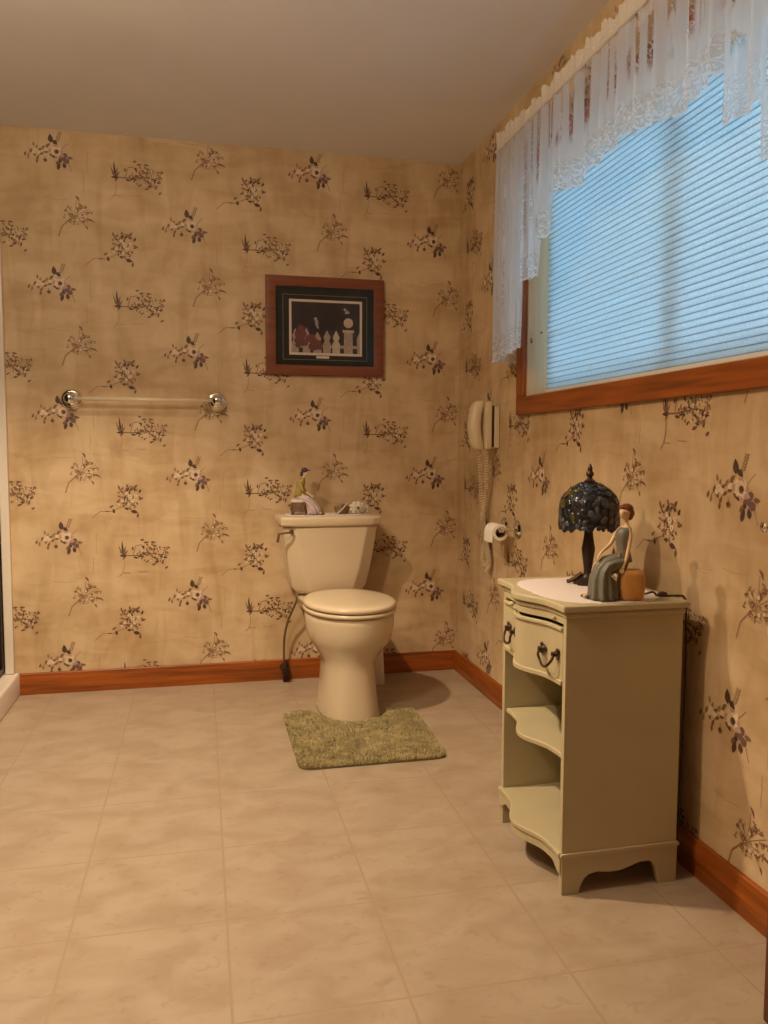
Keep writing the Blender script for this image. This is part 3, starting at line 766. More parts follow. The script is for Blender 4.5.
# pull-out tray above the drawer
def front_strip(mb, z0, z1, g, dep, ya, yb_, n=40):
    ring = []
    for i in range(n+1):
        y = ya+(yb_-ya)*i/n; x = CX0-g+serp(y)
        ring.append([(x, y, z0), (x, y, z1), (x+dep, y, z1), (x+dep, y, z0)])
    mb.loft(ring)
ya, yb_ = CY0+th+.001, CY1-th-.001
mb = MB(); front_strip(mb, .6655, .6825, .002, .012, ya, yb_); mb.box(CX0+.012, CX1-.03, ya+.003, yb_-.003, .668, .680)
tray = mb.build('pull_out_tray', M['cab'], cab, bevel=.0012)
MB().ball((CX0-.002-.036, 1.985, .674), (.008, .009, .007), 12, 8).build('tray_knob', M['cab'], tray, smooth=True)
MB().ball((CX0-.006, 1.792, .674), (.005, .005, .005), 10, 6).build('tray_knob', M['cab'], tray, smooth=True)
mb = MB()
front_strip(mb, .522, .655, .003, .014, ya, yb_)
front_strip(mb, .648, .658, .009, .010, ya, yb_); front_strip(mb, .515, .528, .008, .010, ya, yb_)
mb.box(CX0+.011, CX1-.04, ya+.006, yb_-.006, .53, .62)
dr = mb.build('drawer', M['cab'], cab, bevel=.003, seg=3)
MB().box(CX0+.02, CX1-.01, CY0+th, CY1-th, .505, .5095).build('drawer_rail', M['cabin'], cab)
for yc in (1.806, 2.052):
    mb = MB()
    for s in (-1, 1):
        yy = yc+s*.030; x = CX0-.004+serp(yy)
        mb.lathe([(.0105, x+.001), (.011, x-.002), (.007, x-.005), (.005, x-.011), (.007, x-.014), (.003, x-.017)], (0, yy, .588), 12, axis=0, mod=lambda a, t: 1+.16*math.cos(5*a))
        mb.ball((x-.004, yy+s*.006, .598), (.004, .006, .006), 8, 6); mb.ball((x-.004, yy+s*.008, .579), (.003, .005, .005), 8, 6)
    x = CX0-.014+serp(yc); xa = CX0-.014+serp(yc-.03); xb = CX0-.014+serp(yc+.03)
    mb.tube(bez([(xa, yc-.030, .588), (xa-.006, yc-.031, .575), (x-.010, yc-.022, .560), (x-.012, yc-.008, .553), (x-.012, yc+.008, .553), (x-.010, yc+.022, .560), (xb-.006, yc+.031, .575), (xb, yc+.030, .588)], 5), .0034, 8)
    mb.build('handle', M['oldbrass'], dr, smooth=True)

# doily on the cabinet
ol2 = []
for i in range(168):
    a = 2*PI*i/168; c, s = math.cos(a), math.sin(a); q = (abs(c)**3+abs(s)**3)**(-1/3); sc_ = 1+.018*abs(math.sin(14*a))
    ol2.append((.984+.152*q*c*sc_, 1.920+.190*q*s*sc_))
mb = MB(); n = len(ol2)
rr_ = []
for f_, z_ in ((1.0, .7163), (1.0, .7176), (.985, .7180), (.93, .7178), (.6, .7178), (.05, .7178)):
    rr_.append([(.985+(x-.985)*f_, 1.918+(y-1.918)*f_, z_) for x, y in ol2])
mb.loft(rr_); dl = mb.build('doily', M['doily'], None, smooth=True)
tag(dl, 'white scalloped cloth doily spread on top of the painted cabinet', 'doily')

# ------------------------------------------------------------------ stained-glass lamp
LX, LY, LZ = 1.028, 1.992, .7182
lampo = thing('table_lamp', 'small table lamp with dark leaded glass dome shade on the cabinet', 'lamp', (LX, LY, LZ))
M['lead'] = mat('lamp_lead', (.012, .010, .010), .45, .3)
GL = [mat('lamp_glass_%s' % n_, c, .16, var=.4, scale=40) for n_, c in (('slate', (.042, .047, .060)), ('navy', (.018, .020, .032)), ('grey', (.085, .090, .10)), ('olive', (.065, .060, .014)), ('amber', (.10, .065, .032)))]
def shade_r(z):   # z above base
    pts = [(.145, .0795), (.165, .080), (.205, .0792), (.226, .0765), (.246, .067), (.262, .050), (.274, .030), (.281, .013)]
    for (a, ra), (b, rb) in zip(pts, pts[1:]):
        if z <= b: t = (z-a)/(b-a); return ra+(rb-ra)*t
    return .012
n = 72
rings = []
for k in range(17):
    ring = []
    for i in range(n):
        a = 2*PI*i/n
        zb = .158+.007*math.sin(3*a+1)+.0045*abs(math.sin(9*a))*-1+.003*math.sin(17*a)
        t = k/16; z_ = zb+(.2815-zb)*(1-(1-t)**1.6); r_ = shade_r(z_)*(1+.012*math.sin(5*a))
        ring.append((LX+r_*math.cos(a), LY+r_*math.sin(a), LZ+z_))
    rings.append(ring)
inner = [[(LX+(p[0]-LX)*.965, LY+(p[1]-LY)*.965, p[2]-.0015) for p in r] for r in rings]
MB().loft(rings[::-1]+inner, False, False).build('lamp_shade', M['lead'], lampo, smooth='all')
# leaded glass pieces: petal pieces set on the dome
rl = random.Random(21); gb = [MB() for _ in GL]
cnt = 0; placed = []
for k in range(4200):
    a = rl.uniform(0, 2*PI); z_ = .158+.118*rl.random()**1.0; r_ = shade_r(z_)
    sz = rl.uniform(.0105, .0185)*(.75 if z_ < .18 else 1)*(.7 if z_ > .255 else 1)
    p = Vector((r_*math.cos(a), r_*math.sin(a), z_))
    if any((p-q).length < (sz+s2)*.65 for q, s2 in placed): continue
    placed.append((p, sz)); 
    if len(placed) > 460: break
for p, sz in placed:
    a = math.atan2(p.y, p.x); z_ = p.z; dz = .002
    rs = (shade_r(z_+dz)-shade_r(z_-dz))/(2*dz)
    nrm = Vector((math.cos(a), math.sin(a), -rs)).normalized(); tg = Vector((-math.sin(a), math.cos(a), 0)); bt = nrm.cross(tg)
    ang = rl.uniform(0, PI); e1 = tg*math.cos(ang)+bt*math.sin(ang); e2 = nrm.cross(e1)
    m_ = 9; wv = rl.uniform(.5, .85)
    cpt = Vector((LX, LY, LZ))+p+nrm*.0006
    r0_ = [cpt+e1*(sz*math.cos(2*PI*i/m_))+e2*(sz*wv*math.sin(2*PI*i/m_)) for i in range(m_)]
    r1_ = [cpt+nrm*.0014+e1*(sz*.75*math.cos(2*PI*i/m_))+e2*(sz*.75*wv*math.sin(2*PI*i/m_)) for i in range(m_)]
    left = (a > 1.6 or a < -2.2)
    gi = rl.choices(range(5), (5, 4, 3, 2.2 if left else .4, 1.4 if left else .3))[0]
    gb[gi].loft([r0_, r1_], False, True)
mb = MB()
for i_, g_ in enumerate(gb):
    o_ = len(mb.v); mb.v += g_.v; mb.f += [tuple(q+o_ for q in f_) for f_ in g_.f]; mb.m += [i_]*len(g_.f)
mb.build('glass_mosaic', GL, lampo, smooth=True)
MB().lathe([(.014, .278), (.016, .282), (.009, .287), (.006, .292), (.010, .298), (.0105, .304), (.006, .310), (.0075, .315), (.005, .322), (.001, .330)], (LX, LY, LZ), 16).build('finial', M['oldbrass'], lampo, smooth=True)
MB().lathe([(.036, .0), (.037, .006), (.030, .012), (.018, .018), (.012, .028), (.011, .040), (.0135, .06), (.017, .085), (.0185, .098), (.016, .112), (.0125, .135), (.011, .155), (.010, .270)], (LX, LY, LZ), 20, mod=lambda a, t: 1+(.10*math.cos(7*a) if t < .02 else .03*math.cos(6*a))).build('stem', mat('lamp_stem_bronze', (.035, .018, .012), .4, .4, var=.4, scale=50), lampo, smooth=True)
mb = MB()
for a in (2.6, .5, -1.6):
    c, s = math.cos(a), math.sin(a)
    mb.tube(bez([(LX+.015*c, LY+.015*s, LZ+.030), (LX+.03*c, LY+.03*s, LZ+.017), (LX+.045*c, LY+.045*s, LZ+.008), (LX+.056*c, LY+.056*s, LZ+.0055)], 5), [.006]*10+[.0055]*5+[.004], 8)
mb.build('foot', M['oldbrass'], lampo, smooth=True)

MB().tube(bez([(LX+.034, LY, LZ+.006), (LX+.060, LY-.05, LZ+.0035), (1.085, 1.86, LZ+.0035), (1.080, 1.80, LZ+.0045), (1.098, 1.782, LZ+.012), (1.106, 1.776, LZ+.0045), (1.128, 1.768, LZ+.0035), (1.150, 1.765, LZ+.0035), (1.176, 1.764, LZ-.003), (1.182, 1.764, LZ-.06), (1.184, 1.764, LZ-.30), (1.190, 1.80, .012), (1.195, 1.95, .004)], 6), .0030, 6).ball((1.118, 1.771, LZ+.0075), (.014, .008, .0075), 12, 8).build('power_cord', M['oldbrass'], lampo, smooth=True)
# ------------------------------------------------------------------ figurines
def skin_obj(name, chains, m, parent, subs=2):
    """chains: list of lists of (co, radius); first point of a later chain may repeat an earlier point to weld"""
    vs_, rs_, es_ = [], [], []
    def idx(co, r):
        for i, v in enumerate(vs_):
            if (Vector(v)-Vector(co)).length < 1e-6: return i
        vs_.append(tuple(co)); rs_.append(r); return len(vs_)-1
    for ch in chains:
        pr = None
        for co, r in ch:
            i = idx(co, r)
            if pr is not None and pr != i: es_.append((pr, i))
            pr = i
    me = bpy.data.meshes.new(name); me.from_pydata(vs_, es_, []); me.materials.append(m)
    o = bpy.data.objects.new(name, me); COL.objects.link(o); o.parent = parent
    md = o.modifiers.new('skin', 'SKIN'); md.use_smooth_shade = True; md.branch_smoothing = .3
    sv = me.skin_vertices[0].data
    for i, r in enumerate(rs_):
        q = r if isinstance(r, (tuple, list)) else (r, r); sv[i].radius = q; sv[i].use_root = (i == 0)
    sb = o.modifiers.new('subdivision', 'SUBSURF'); sb.levels = subs; sb.render_levels = subs
    return o
def hand_chains(wr, d, side, s):
    """wrist point, finger direction d, thumb side vector, scale"""
    wr = Vector(wr); d = Vector(d).normalized(); side = Vector(side); side = (side-d*side.dot(d)).normalized(); nr = d.cross(side)
    palm = wr+d*.010*s
    ch = [[(wr, .0036*s), (palm, (.0042*s, .0030*s))]]
    for k, (o_, ln) in enumerate(((.0042, .0100), (.0015, .0115), (-.0015, .0108), (-.0042, .0085))):
        b = palm+d*.005*s+side*o_*s; m_ = b+d*ln*.55*s-nr*.0012*s; e = m_+d*ln*.45*s-nr*.0030*s
        ch.append([(palm, (.0042*s, .0030*s)), (b, .0015*s), (m_, .0013*s), (e, .0010*s)])
    t1 = wr+d*.006*s+side*.005*s; t2 = t1+d*.006*s+side*.003*s
    ch.append([(wr, .0036*s), (t1, .0017*s), (t2, .0013*s)])
    return ch
def cloth_loft(mb, secs, n=40, fold=0):
    """secs: (centre, axis1, axis2, r1, r2, fold amount)"""
    rings = []
    for c, a1, a2, r1, r2, fo in secs:
        c, a1, a2 = Vector(c), Vector(a1).normalized(), Vector(a2).normalized(); ring = []
        for i in range(n):
            a = 2*PI*i/n; q = 1+fo*math.sin(9*a+.6)+fo*.5*math.sin(5*a+2)
            ring.append(c+a1*r1*q*math.cos(a)+a2*r2*q*math.sin(a))
        rings.append(ring)
    return mb.loft(rings)

SKIN = mat('figurine_skin', (.68, .47, .27), .4, var=.05, scale=60)
RED = mat('figurine_red_brown_hair', (.15, .04, .015), .45, var=.3, scale=120)
DRESS = mat('figurine_grey_green_dress', (.155, .147, .112), .5, var=.18, scale=40)
TAN = mat('tan_pouf_leather', (.55, .265, .07), .45, var=.18, scale=25, bump=.1, bscale=120)
LIP = mat('figurine_lips', (.35, .07, .05), .5); EYE = mat('figurine_eyes', (.05, .03, .02), .4)

# woman on a tan pouf; local x = image right, y = away from the camera
FG = thing('seated_woman_figurine', 'figurine of a seated woman in grey-green dress on a tan pouf beside the lamp', 'figurine', (1.000, 1.772, .7182), -.2250)
u = 1/418.
def F(px, py, d=0): return ((px-620)*u, d, (601-py)*u)
# pouf
mb = MB(); prs = []
for k in range(13):
    t = k/12; zz = .074*t; q = .84+.18*math.sin(PI*t)**.55
    if k in (0, 12): q *= .90
    prs.append([(p[0], p[1], zz) for p in rr_ring(.026, -.006, 0, .0315*q, .028*q, p=3.2, n=40)])
mb.loft(prs); mb.build('pouf', TAN, FG, smooth='all', local=True)
mb = MB()
for i in range(13): mb.ball((-.003+.002*math.sin(i), -.020, .005+i*.0052), (.0026, .003, .0028), 8, 6)
mb.build('pouf_trim', mat('pouf_trim', (.40, .19, .06), .6, var=.2), FG, smooth=True, local=True)
hip = Vector(F(624, 566, -.002))
spine = [(hip, .016), (F(623.5, 557, -.001), (.014, .012)), (F(623, 549, 0), (.0115, .010)), (F(623, 540, 0), (.014, .011)), (F(624, 531.5, 0), (.0155, .010)), (F(625.5, 526, 0), (.010, .008)), (F(625.8, 523.6, -.001), .0050), (F(625.3, 520.4, -.0015), .0046), (F(623.8, 517.0, -.002), (.0112, .0118)), (F(623.6, 512.2, -.003), (.0195, .0180)), (F(624.8, 507, -.002), (.0170, .0165))]
chest = spine[4]
armL = [chest, (F(627.2, 528.0, -.0125), .0074), (F(627.6, 536, -.018), .0060), (F(626.4, 546, -.020), .0050), (F(624.2, 556, -.022), .0046), (F(622.0, 563, -.024), .0036)]
armR = [chest, (F(620.8, 528.6, .0125), .0074), (F(615.5, 537, .015), .0058), (F(611, 544.5, .010), .0050), (F(605, 549, .002), .0044), (F(600.5, 552, -.004), .0035)]
legs = []
for (k, d) in ((-.011, -.011), (.006, .012)):
    legs.append([(hip, .016), (F(612, 564, d), .014), (F(600+(4 if d < 0 else -3), 567, d), .012), (F(599+(5 if d < 0 else -4), 582, d), .009), (F(597+(5 if d < 0 else -6), 596, d), .006), (F(590+(4 if d < 0 else -4), 598.2, d-.004), .0050), (F(586+(4 if d < 0 else -3), 599.0, d-.005), .0035)])
ch = [spine, armL, armR]+legs
ch += hand_chains(armL[-1][0], Vector(F(618.5, 570.5, -.026))-Vector(armL[-1][0]), (-1, 0, .0), 1.0)
ch += hand_chains(armR[-1][0], Vector(F(595, 559, -.008))-Vector(armR[-1][0]), (0, -1, 0.3), .95)
ch.append([spine[9], (F(618.3, 513.6, -.012), .0018)])     # nose
skin_obj('body', ch, SKIN, FG)
# hair cap
mb = MB()
mb.ball(F(625.4, 507.8, .001), (.0172, .0172, .0128), 20, 14); mb.ball(F(628.6, 512.5, .003), (.0125, .0150, .0145), 16, 10); mb.ball(F(628.8, 516.5, .003), (.0085, .0115, .0080), 14, 8); mb.ball(F(620.4, 506.2, -.003), (.0066, .0115, .0060), 12, 8)
mb.build('hair', RED, FG, smooth='all', local=True)
mb = MB(); mb.ball(F(618.9, 511.4, -.0095), (.0014, .0017, .0010), 8, 6); mb.ball(F(621.8, 511.4, -.0165), (.0017, .0012, .0010), 8, 6)
mb.build('eyes', EYE, FG, smooth=True, local=True)
mb = MB(); mb.ball(F(619.6, 516.4, -.0105), (.0020, .0022, .0009), 8, 6); mb.build('lips', LIP, FG, smooth=True, local=True)
# bodice
X_, Y_, Z_ = Vector((1, 0, 0)), Vector((0, 1, 0)), Vector((0, 0, 1))
mb = MB()
cloth_loft(mb, [(F(624, 562), X_, Y_, .020, .022, .0), (F(623.5, 555), X_, Y_, .0175, .0195, .0), (F(623, 549.5), X_, Y_, .0155, .0175, .02), (F(622.8, 541), X_, Y_, .0178, .0200, .02), (F(622.8, 534.5), X_, Y_, .0198, .0222, .02), (F(623.6, 530, 0), X_, Y_, .0178, .0205, .01), (F(624.6, 526.8, 0), X_, Y_, .0135, .0160, .0)])
mb.build('bodice', DRESS, FG, smooth='all', local=True)
mb = MB(); mb.loft([[Vector(F(623, 551.5+q))+X_*.0155*math.cos(2*PI*i/24)+Y_*.018*math.sin(2*PI*i/24) for i in range(24)] for q in (-.8, 1.8)], False, False)
mb.tube([F(617.5, 552, -.014), F(616.5, 553, -.018), F(616.8, 556, -.020)], .002, 6)
mb.build('belt', mat('figurine_gold_belt', (.42, .27, .09), .4, var=.2), FG, smooth=True, local=True)
# skirt: over the thighs to the knees and down to the base
dn = Vector((-.55, 0, -.8))
mb = MB()
cloth_loft(mb, [
 (F(626, 563, 0), (.25, 0, 1), Y_, .020, .024, .01), (F(620, 563.5, -.001), (.1, 0, 1), Y_, .0235, .026, .02), (F(612, 564.5, -.002), (-.05, 0, 1), Y_, .0230, .030, .05),
 (F(605.5, 567, -.003), (-.35, 0, 1), Y_, .0240, .033, .06), (F(602.5, 572.5, -.004), (-.9, 0, .6), Y_, .0250, .035, .07), (F(602, 580, -.004), (-1, 0, .12), Y_, .0290, .036, .09),
 (F(602, 588, -.004), (-1, 0, .03), Y_, .0305, .037, .11), (F(602.4, 595, -.004), (-1, 0, 0), Y_, .0315, .039, .12), (F(602.4, 600.0, -.004), (-1, 0, 0), Y_, .0325, .040, .12)], n=90)
mb.build('skirt', DRESS, FG, smooth='all', local=True)
mb = MB(); mb.ball(F(585.5, 598.6, .012), (.010, .0045, .0045), 12, 8); mb.ball(F(588.5, 599, -.004), (.009, .0042, .0042), 12, 8)
mb.build('shoes', mat('figurine_black_shoes', (.02, .014, .012), .35), FG, smooth=True, local=True)

# woman in purple cap on the tank
PUR = mat('figurine_purple_cap', (.075, .04, .075), .6, var=.2); JAC = mat('figurine_olive_jacket', (.36, .27, .07), .5, var=.25, scale=60)
LIL = mat('figurine_lilac_skirt', (.56, .44, .44), .5, var=.15, scale=40); BST = mat('figurine_brown_stool', (.17, .09, .055), .5, var=.35, scale=40); CUS = mat('figurine_white_cushion', (.66, .56, .48), .7, var=.08)
FT = thing('capped_woman_figurine', 'figurine of a woman in purple cap and lilac skirt seated on the toilet tank', 'figurine', (.447, 3.612, .7921), -.2250)
v_ = 1/220.
def G(px, py, d=0): return ((px-303)*v_, d, (515.5-py)*v_)
mb = MB()
for s in (-1, 1):
    for x_ in (-.046, .010):
        mb.tube(bez([(x_+.003, s*.020, .052), (x_-.002, s*.023, .030), (x_+.004, s*.020, .012), (x_, s*.024, .002)], 4), .0055, 8)
mb.loft([[(p[0], p[1], zz) for p in rr_ring(-.018, 0, 0, a_, .022*1.1, p=5)] for zz, a_ in ((.012, .026), (.045, .030), (.054, .032))])
mb.build('stool', BST, FT, smooth=True, local=True)
mb = MB(); mb.loft([[(p[0], p[1], zz) for p in rr_ring(-.018, 0, 0, a_, a_*.85, p=4)] for zz, a_ in ((.0545, .031), (.060, .035), (.066, .034), (.069, .026))]); mb.build('cushion', CUS, FT, smooth='all', local=True)
hip = Vector(G(300, 497.5))
sp2 = [(hip, .020), (G(300.5, 491), .017), (G(301.5, 486), .016), (G(302.5, 481.5), .014), (G(303.8, 479), .007), (G(305, 477), .0065), (G(306.2, 474.2), (.0135, .0125)), (G(305.8, 471.2), .0125)]
ch = [sp2]
for d, kx in ((-.020, 0), (.020, 1)):
    arm = [sp2[3], (G(302, 482.5, d*.9), .008), (G(302.5, 488, d*1.15), .0075), (G(304.5, 492, d*1.0), .0065), (G(309, 494.5, d*.5), .0055)]
    ch.append(arm); ch += hand_chains(arm[-1][0], (1, -.1, -.55), (0, 1 if d < 0 else -1, .3), 1.15)
for d in (-.011, .011):
    ch.append([(hip, .020), (G(306, 500, d), .015), (G(311, 502, d), .013), (G(315, 508, d), .010), (G(319, 513, d), .007), (G(323, 514.2, d), .0045)])
ch.append([sp2[6], (G(309.6, 474.6), .0020)])
skin_obj('body', ch, SKIN, FT)
mb = MB(); cloth_loft(mb, [(G(300, 498), X_, Y_, .025, .026, 0), (G(300.2, 493), X_, Y_, .021, .024, .01), (G(301, 487.5), X_, Y_, .0205, .025, .02), (G(301.8, 483), X_, Y_, .020, .025, .02), (G(303, 480), X_, Y_, .013, .016, .0), (G(303.8, 478.6), X_, Y_, .009, .010, 0)])
for d in (-1, 1):
    mb.tube([G(302, 482.5, d*.019), G(302.2, 486, d*.024), G(303.0, 490, d*.024), G(305.5, 493, d*.019)], [.0105, .0110, .0100, .0085], 12)
mb.build('jacket', JAC, FT, smooth='all', local=True)
mb = MB(); cloth_loft(mb, [(G(298.5, 498.5), (.2, 0, 1), Y_, .020, .026, .01), (G(303, 499), (.1, 0, 1), Y_, .021, .029, .03), (G(308, 501), (.5, 0, 1), Y_, .021, .030, .06), (G(311.5, 505), (.8, 0, .75), Y_, .021, .031, .08), (G(314, 510), (1, 0, .35), Y_, .026, .033, .10), (G(315.2, 514.8), (1, 0, .05), Y_, .032, .036, .11)], n=80)
mb.build('skirt', LIL, FT, smooth='all', local=True)
mb = MB(); mb.ball(G(305.3, 471.2), (.0150, .0150, .0125), 18, 12); mb.ball(G(302.6, 475.0), (.008, .012, .012), 14, 10); mb.ball(G(309, 471.3), (.0090, .0095, .0030), 12, 8)
mb.build('cap', PUR, FT, smooth='all', local=True)
mb = MB(); mb.ball(G(308.6, 473.6, -.0075), (.0012, .0018, .0012), 8, 6); mb.ball(G(308.6, 473.6, .0075), (.0012, .0018, .0012), 8, 6); mb.build('eyes', EYE, FT, smooth=True, local=True)
mb = MB(); mb.ball(G(308.6, 476.0, 0), (.0012, .0025, .0009), 8, 6); mb.build('lips', LIP, FT, smooth=True, local=True)
mb = MB()
for d in (-.010, .011): mb.ball(G(323, 514.6, d), (.010, .005, .004), 12, 8)
mb.build('shoes', mat('figurine_dark_shoes', (.03, .02, .02), .35), FT, smooth=True, local=True)

# lace runner and ornaments on the tank
mb = MB(); ol3 = []
for i in range(140):
    a = 2*PI*i/140; c, s = math.cos(a), math.sin(a); q = (abs(c)**5+abs(s)**5)**(-1/5); k_ = 1+.02*abs(math.sin(17*a)); ol3.append((.553+.178*q*c*k_, 3.628+.086*q*s*k_))
mb.loft([[(.553+(x-.553)*f_, 3.628+(y-3.628)*f_, z_) for x, y in ol3] for f_, z_ in ((1, .7903), (1, .7915), (.97, .7918), (.1, .7918))])
tag(mb.build('lace_runner', M['doily'], None, smooth=True), 'white scalloped lace runner lying on the toilet tank lid', 'doily')
WICK = mat('brown_wicker', (.24, .15, .075), .7, var=.4, scale=80); IV = mat('ivory_ceramic', (.66, .58, .45), .35, var=.12, scale=60)
bk = thing('wicker_basket', 'small brown wicker basket with a pale stick on the toilet tank', 'basket', (.632, 3.63, .7921))
mb = MB()
for k in range(7):
    t = k/6; z_ = .004+.026*t; r_ = .024+.010*t
    mb.tube([(.632+(r_+.0012*math.sin(11*i*2*PI/44+k*PI))*math.cos(2*PI*i/44), 3.63+.8*(r_+.0012*math.sin(11*i*2*PI/44+k*PI))*math.sin(2*PI*i/44), .7921+z_) for i in range(44)], .0034, 6, closed=True)
for i in range(11):
    a = 2*PI*i/11; mb.tube([(.632+.019*math.cos(a), 3.63+.8*.019*math.sin(a), .7945), (.632+.035*math.cos(a), 3.63+.8*.035*math.sin(a), .826)], .002, 6)
mb.lathe([(.001, .0), (.021, .0), (.021, .004)], (.632, 3.63, .7921), 20)
mb.build('woven_bowl', WICK, bk, smooth=True)
MB().tube([(.600, 3.585, .7945), (.626, 3.590, .815), (.652, 3.600, .842)], [.0032, .003, .0026], 8).build('stick', IV, bk, smooth=True)
mb = MB()
rb = random.Random(9)
for i in range(44):
    a = rb.uniform(0, 6.28); r_ = rb.uniform(0, .028); mb.ball((.632+r_*math.cos(a), 3.63+.8*r_*math.sin(a), .822+rb.uniform(-.006, .018)*(1-r_/.05)), rb.uniform(.004, .008), 8, 6)
mb.build('dried_flowers', mat('dried_flowers', (.26, .17, .09), .8, var=.4, scale=60), bk, smooth=True)
fl = thing('ceramic_rose', 'ivory ceramic rosette ornament with dark centre on the toilet tank', 'ornament', (.705, 3.612, .7921))
mb = MB(); c0 = Vector((.700, 3.594, .7921+.029))
for ringn, (rad, sz, nn, yo) in enumerate(((.027, .0125, 9, .010), (.0175, .0105, 7, .002), (.010, .007, 5, -.004))):
    for i in range(nn):
        a = 2*PI*i/nn+ringn*.4; zz = c0.z+rad*.80*math.sin(a)
        mb.ball((c0.x+rad*math.cos(a), c0.y+yo, max(zz, .7921+sz*.72)), (sz, .007, sz*.72), 10, 8)
for i in range(9):
    a = 2*PI*i/9; mb.ball((.732+.017*math.cos(a), 3.622, .7921+.024+.016*math.sin(a)), (.008, .008, .0075), 8, 6)
mb.ball((.732, 3.622, .7921+.022), (.018, .012, .020), 12, 8)
mb.build('petals', IV, fl, smooth=True)
MB().ball((c0.x, c0.y-.0095, c0.z), (.0055, .004, .0055), 10, 8).build('rose_centre', EYE, fl, smooth=True)

# ------------------------------------------------------------------ framed picture
PX0, PX1, PZ0, PZ1 = .298, .848, 1.429, 1.877
pic = thing('framed_picture', 'cherry wood framed picture of birds on a white picket fence on the back wall', 'picture', ((PX0+PX1)/2, YB, PZ0))
def frame_ring(x0, x1, z0, z1, wd, ya, yb_):
    mb = MB(); o_ = [(x0, z0), (x1, z0), (x1, z1), (x0, z1)]; i_ = [(x0+wd, z0+wd), (x1-wd, z0+wd), (x1-wd, z1-wd), (x0+wd, z1-wd)]
    rows = [[(x, yb_, z) for x, z in o_], [(x, ya, z) for x, z in o_], [(x, ya-.003, z) for x, z in [(a+(c-a)*.4, b+(d-b)*.4) for (a, b), (c, d) in zip(o_, i_)]], [(x, ya+.004, z) for x, z in i_], [(x, yb_, z) for x, z in i_]]
    mb.loft(rows+[rows[0]], False, False); return mb
frame_ring(PX0, PX1, PZ0, PZ1, .046, YB-.024, YB-.001).build('picture_frame', wood('cherry_frame', (.19, .052, .016), 0, .25), pic, bevel=.0015)
MATG = mat('dark_green_mat', (.009, .012, .010), .8, var=.1); MATB = mat('brown_mat', (.022, .011, .007), .8, var=.1); WH = mat('cream_bevel', (.68, .56, .46), .7)
yp = YB-.012
def flat(mb, pts, d, mi=0): mb.add([(x, yp-d, z) for x, z in pts], [tuple(range(len(pts)))], mi)
def rect(x0, x1, z0, z1): return [(x0, z0), (x1, z0), (x1, z1), (x0, z1)]
mb = MB(); mb.box(PX0+.045, PX1-.045, yp, YB-.002, PZ0+.045, PZ1-.045)
def rim(x0, x1, z0, z1, wd, d, mi):
    for q in ((x0, x1, z0, z0+wd), (x0, x1, z1-wd, z1), (x0, x0+wd, z0+wd, z1-wd), (x1-wd, x1, z0+wd, z1-wd)): flat(mb, rect(*q), d, mi)
rim(.376, .770, 1.500, 1.796, .0022, .0006, 2)
flat(mb, rect(.378, .768, 1.502, 1.794), .0004, 1)
flat(mb, rect(.405, .746, 1.522, 1.775), .0008, 3)
flat(mb, rect(.530, .590, 1.508, 1.519), .0010, 3)
mb.keep = True
mb.build('mat_board', [MATG, MATB, mat('green_line', (.16, .20, .17), .7), WH], pic)
art = [mat('print_dark', (.022, .011, .015), .6, var=.5, scale=30), mat('print_picket', (.40, .29, .22), .6, var=.2, scale=60), mat('print_picket_light', (.55, .43, .32), .6, var=.15, scale=50), mat('print_leaf_red', (.16, .045, .040), .6, var=.35, scale=60), mat('print_black', (.015, .012, .012), .6), mat('print_grey', (.33, .31, .32), .6, var=.1)]
mb = MB(); mb.keep = True
ax0, ax1, az0, az1 = .416, .735, 1.533, 1.764
flat(mb, rect(ax0, ax1, az0, az1), .0012, 0)
def A_(a, b): return (ax0+(ax1-ax0)*a, az0+(az1-az0)*b)
def poly(pts, d, mi): flat(mb, [A_(*p) for p in pts], d, mi)
def circ(cx, cy, r, d, mi, sx_=1, sy_=1): flat(mb, [(ax0+(ax1-ax0)*cx+r*sx_*math.cos(2*PI*i/18), az0+(az1-az0)*cy+r*sy_*math.sin(2*PI*i/18)) for i in range(18)], d, mi)
poly([(0, .10), (1, .10), (1, .16), (0, .16)], .0014, 1)
for cx, hgt, wd, mi in ((.055, .48, .05, 1), (.215, .50, .055, 1), (.375, .42, .06, 1), (.515, .46, .055, 1), (.65, .46, .055, 2)):
    poly([(cx-wd, 0), (cx+wd, 0), (cx+wd, hgt*.42), (cx+wd*.55, hgt*.52), (cx+wd*.95, hgt*.68), (cx, hgt), (cx-wd*.95, hgt*.68), (cx-wd*.55, hgt*.52), (cx-wd, hgt*.42)], .0016, mi)
poly([(.965, 0), (1, 0), (1, .44), (.955, .30)], .0016, 1)
poly([(.765, 0), (.895, 0), (.895, .43), (.765, .43)], .0018, 1); poly([(.745, .42), (.915, .42), (.915, .47), (.745, .47)], .0020, 2); circ(.83, .61, .0225, .0020, 2)
for i, (cx, cy, r) in enumerate(((.13, .36, .026), (.10, .24, .018), (.17, .20, .020), (.14, .48, .016), (.28, .28, .022), (.35, .18, .024), (.31, .12, .020), (.40, .12, .016), (.09, .14, .012))): circ(cx, cy, r, .0022+.0001*i, 3, 1.1, .9)
poly([(.335, .64), (.375, .65), (.405, .59), (.415, .52), (.395, .47), (.365, .50), (.345, .56)], .0034, 5)
poly([(.375, .62), (.405, .585), (.425, .47), (.445, .40), (.43, .40), (.395, .50)], .0036, 4)
circ(.352, .685, .0105, .0036, 4); circ(.350, .672, .0062, .0038, 2); poly([(.325, .69), (.310, .675), (.328, .668)], .0037, 1)
poly([(.775, .80), (.80, .785), (.84, .80), (.86, .84), (.84, .87), (.79, .865)], .0034, 5)
poly([(.805, .86), (.85, .87), (.91, .82), (.885, .815), (.85, .83)], .0036, 4)
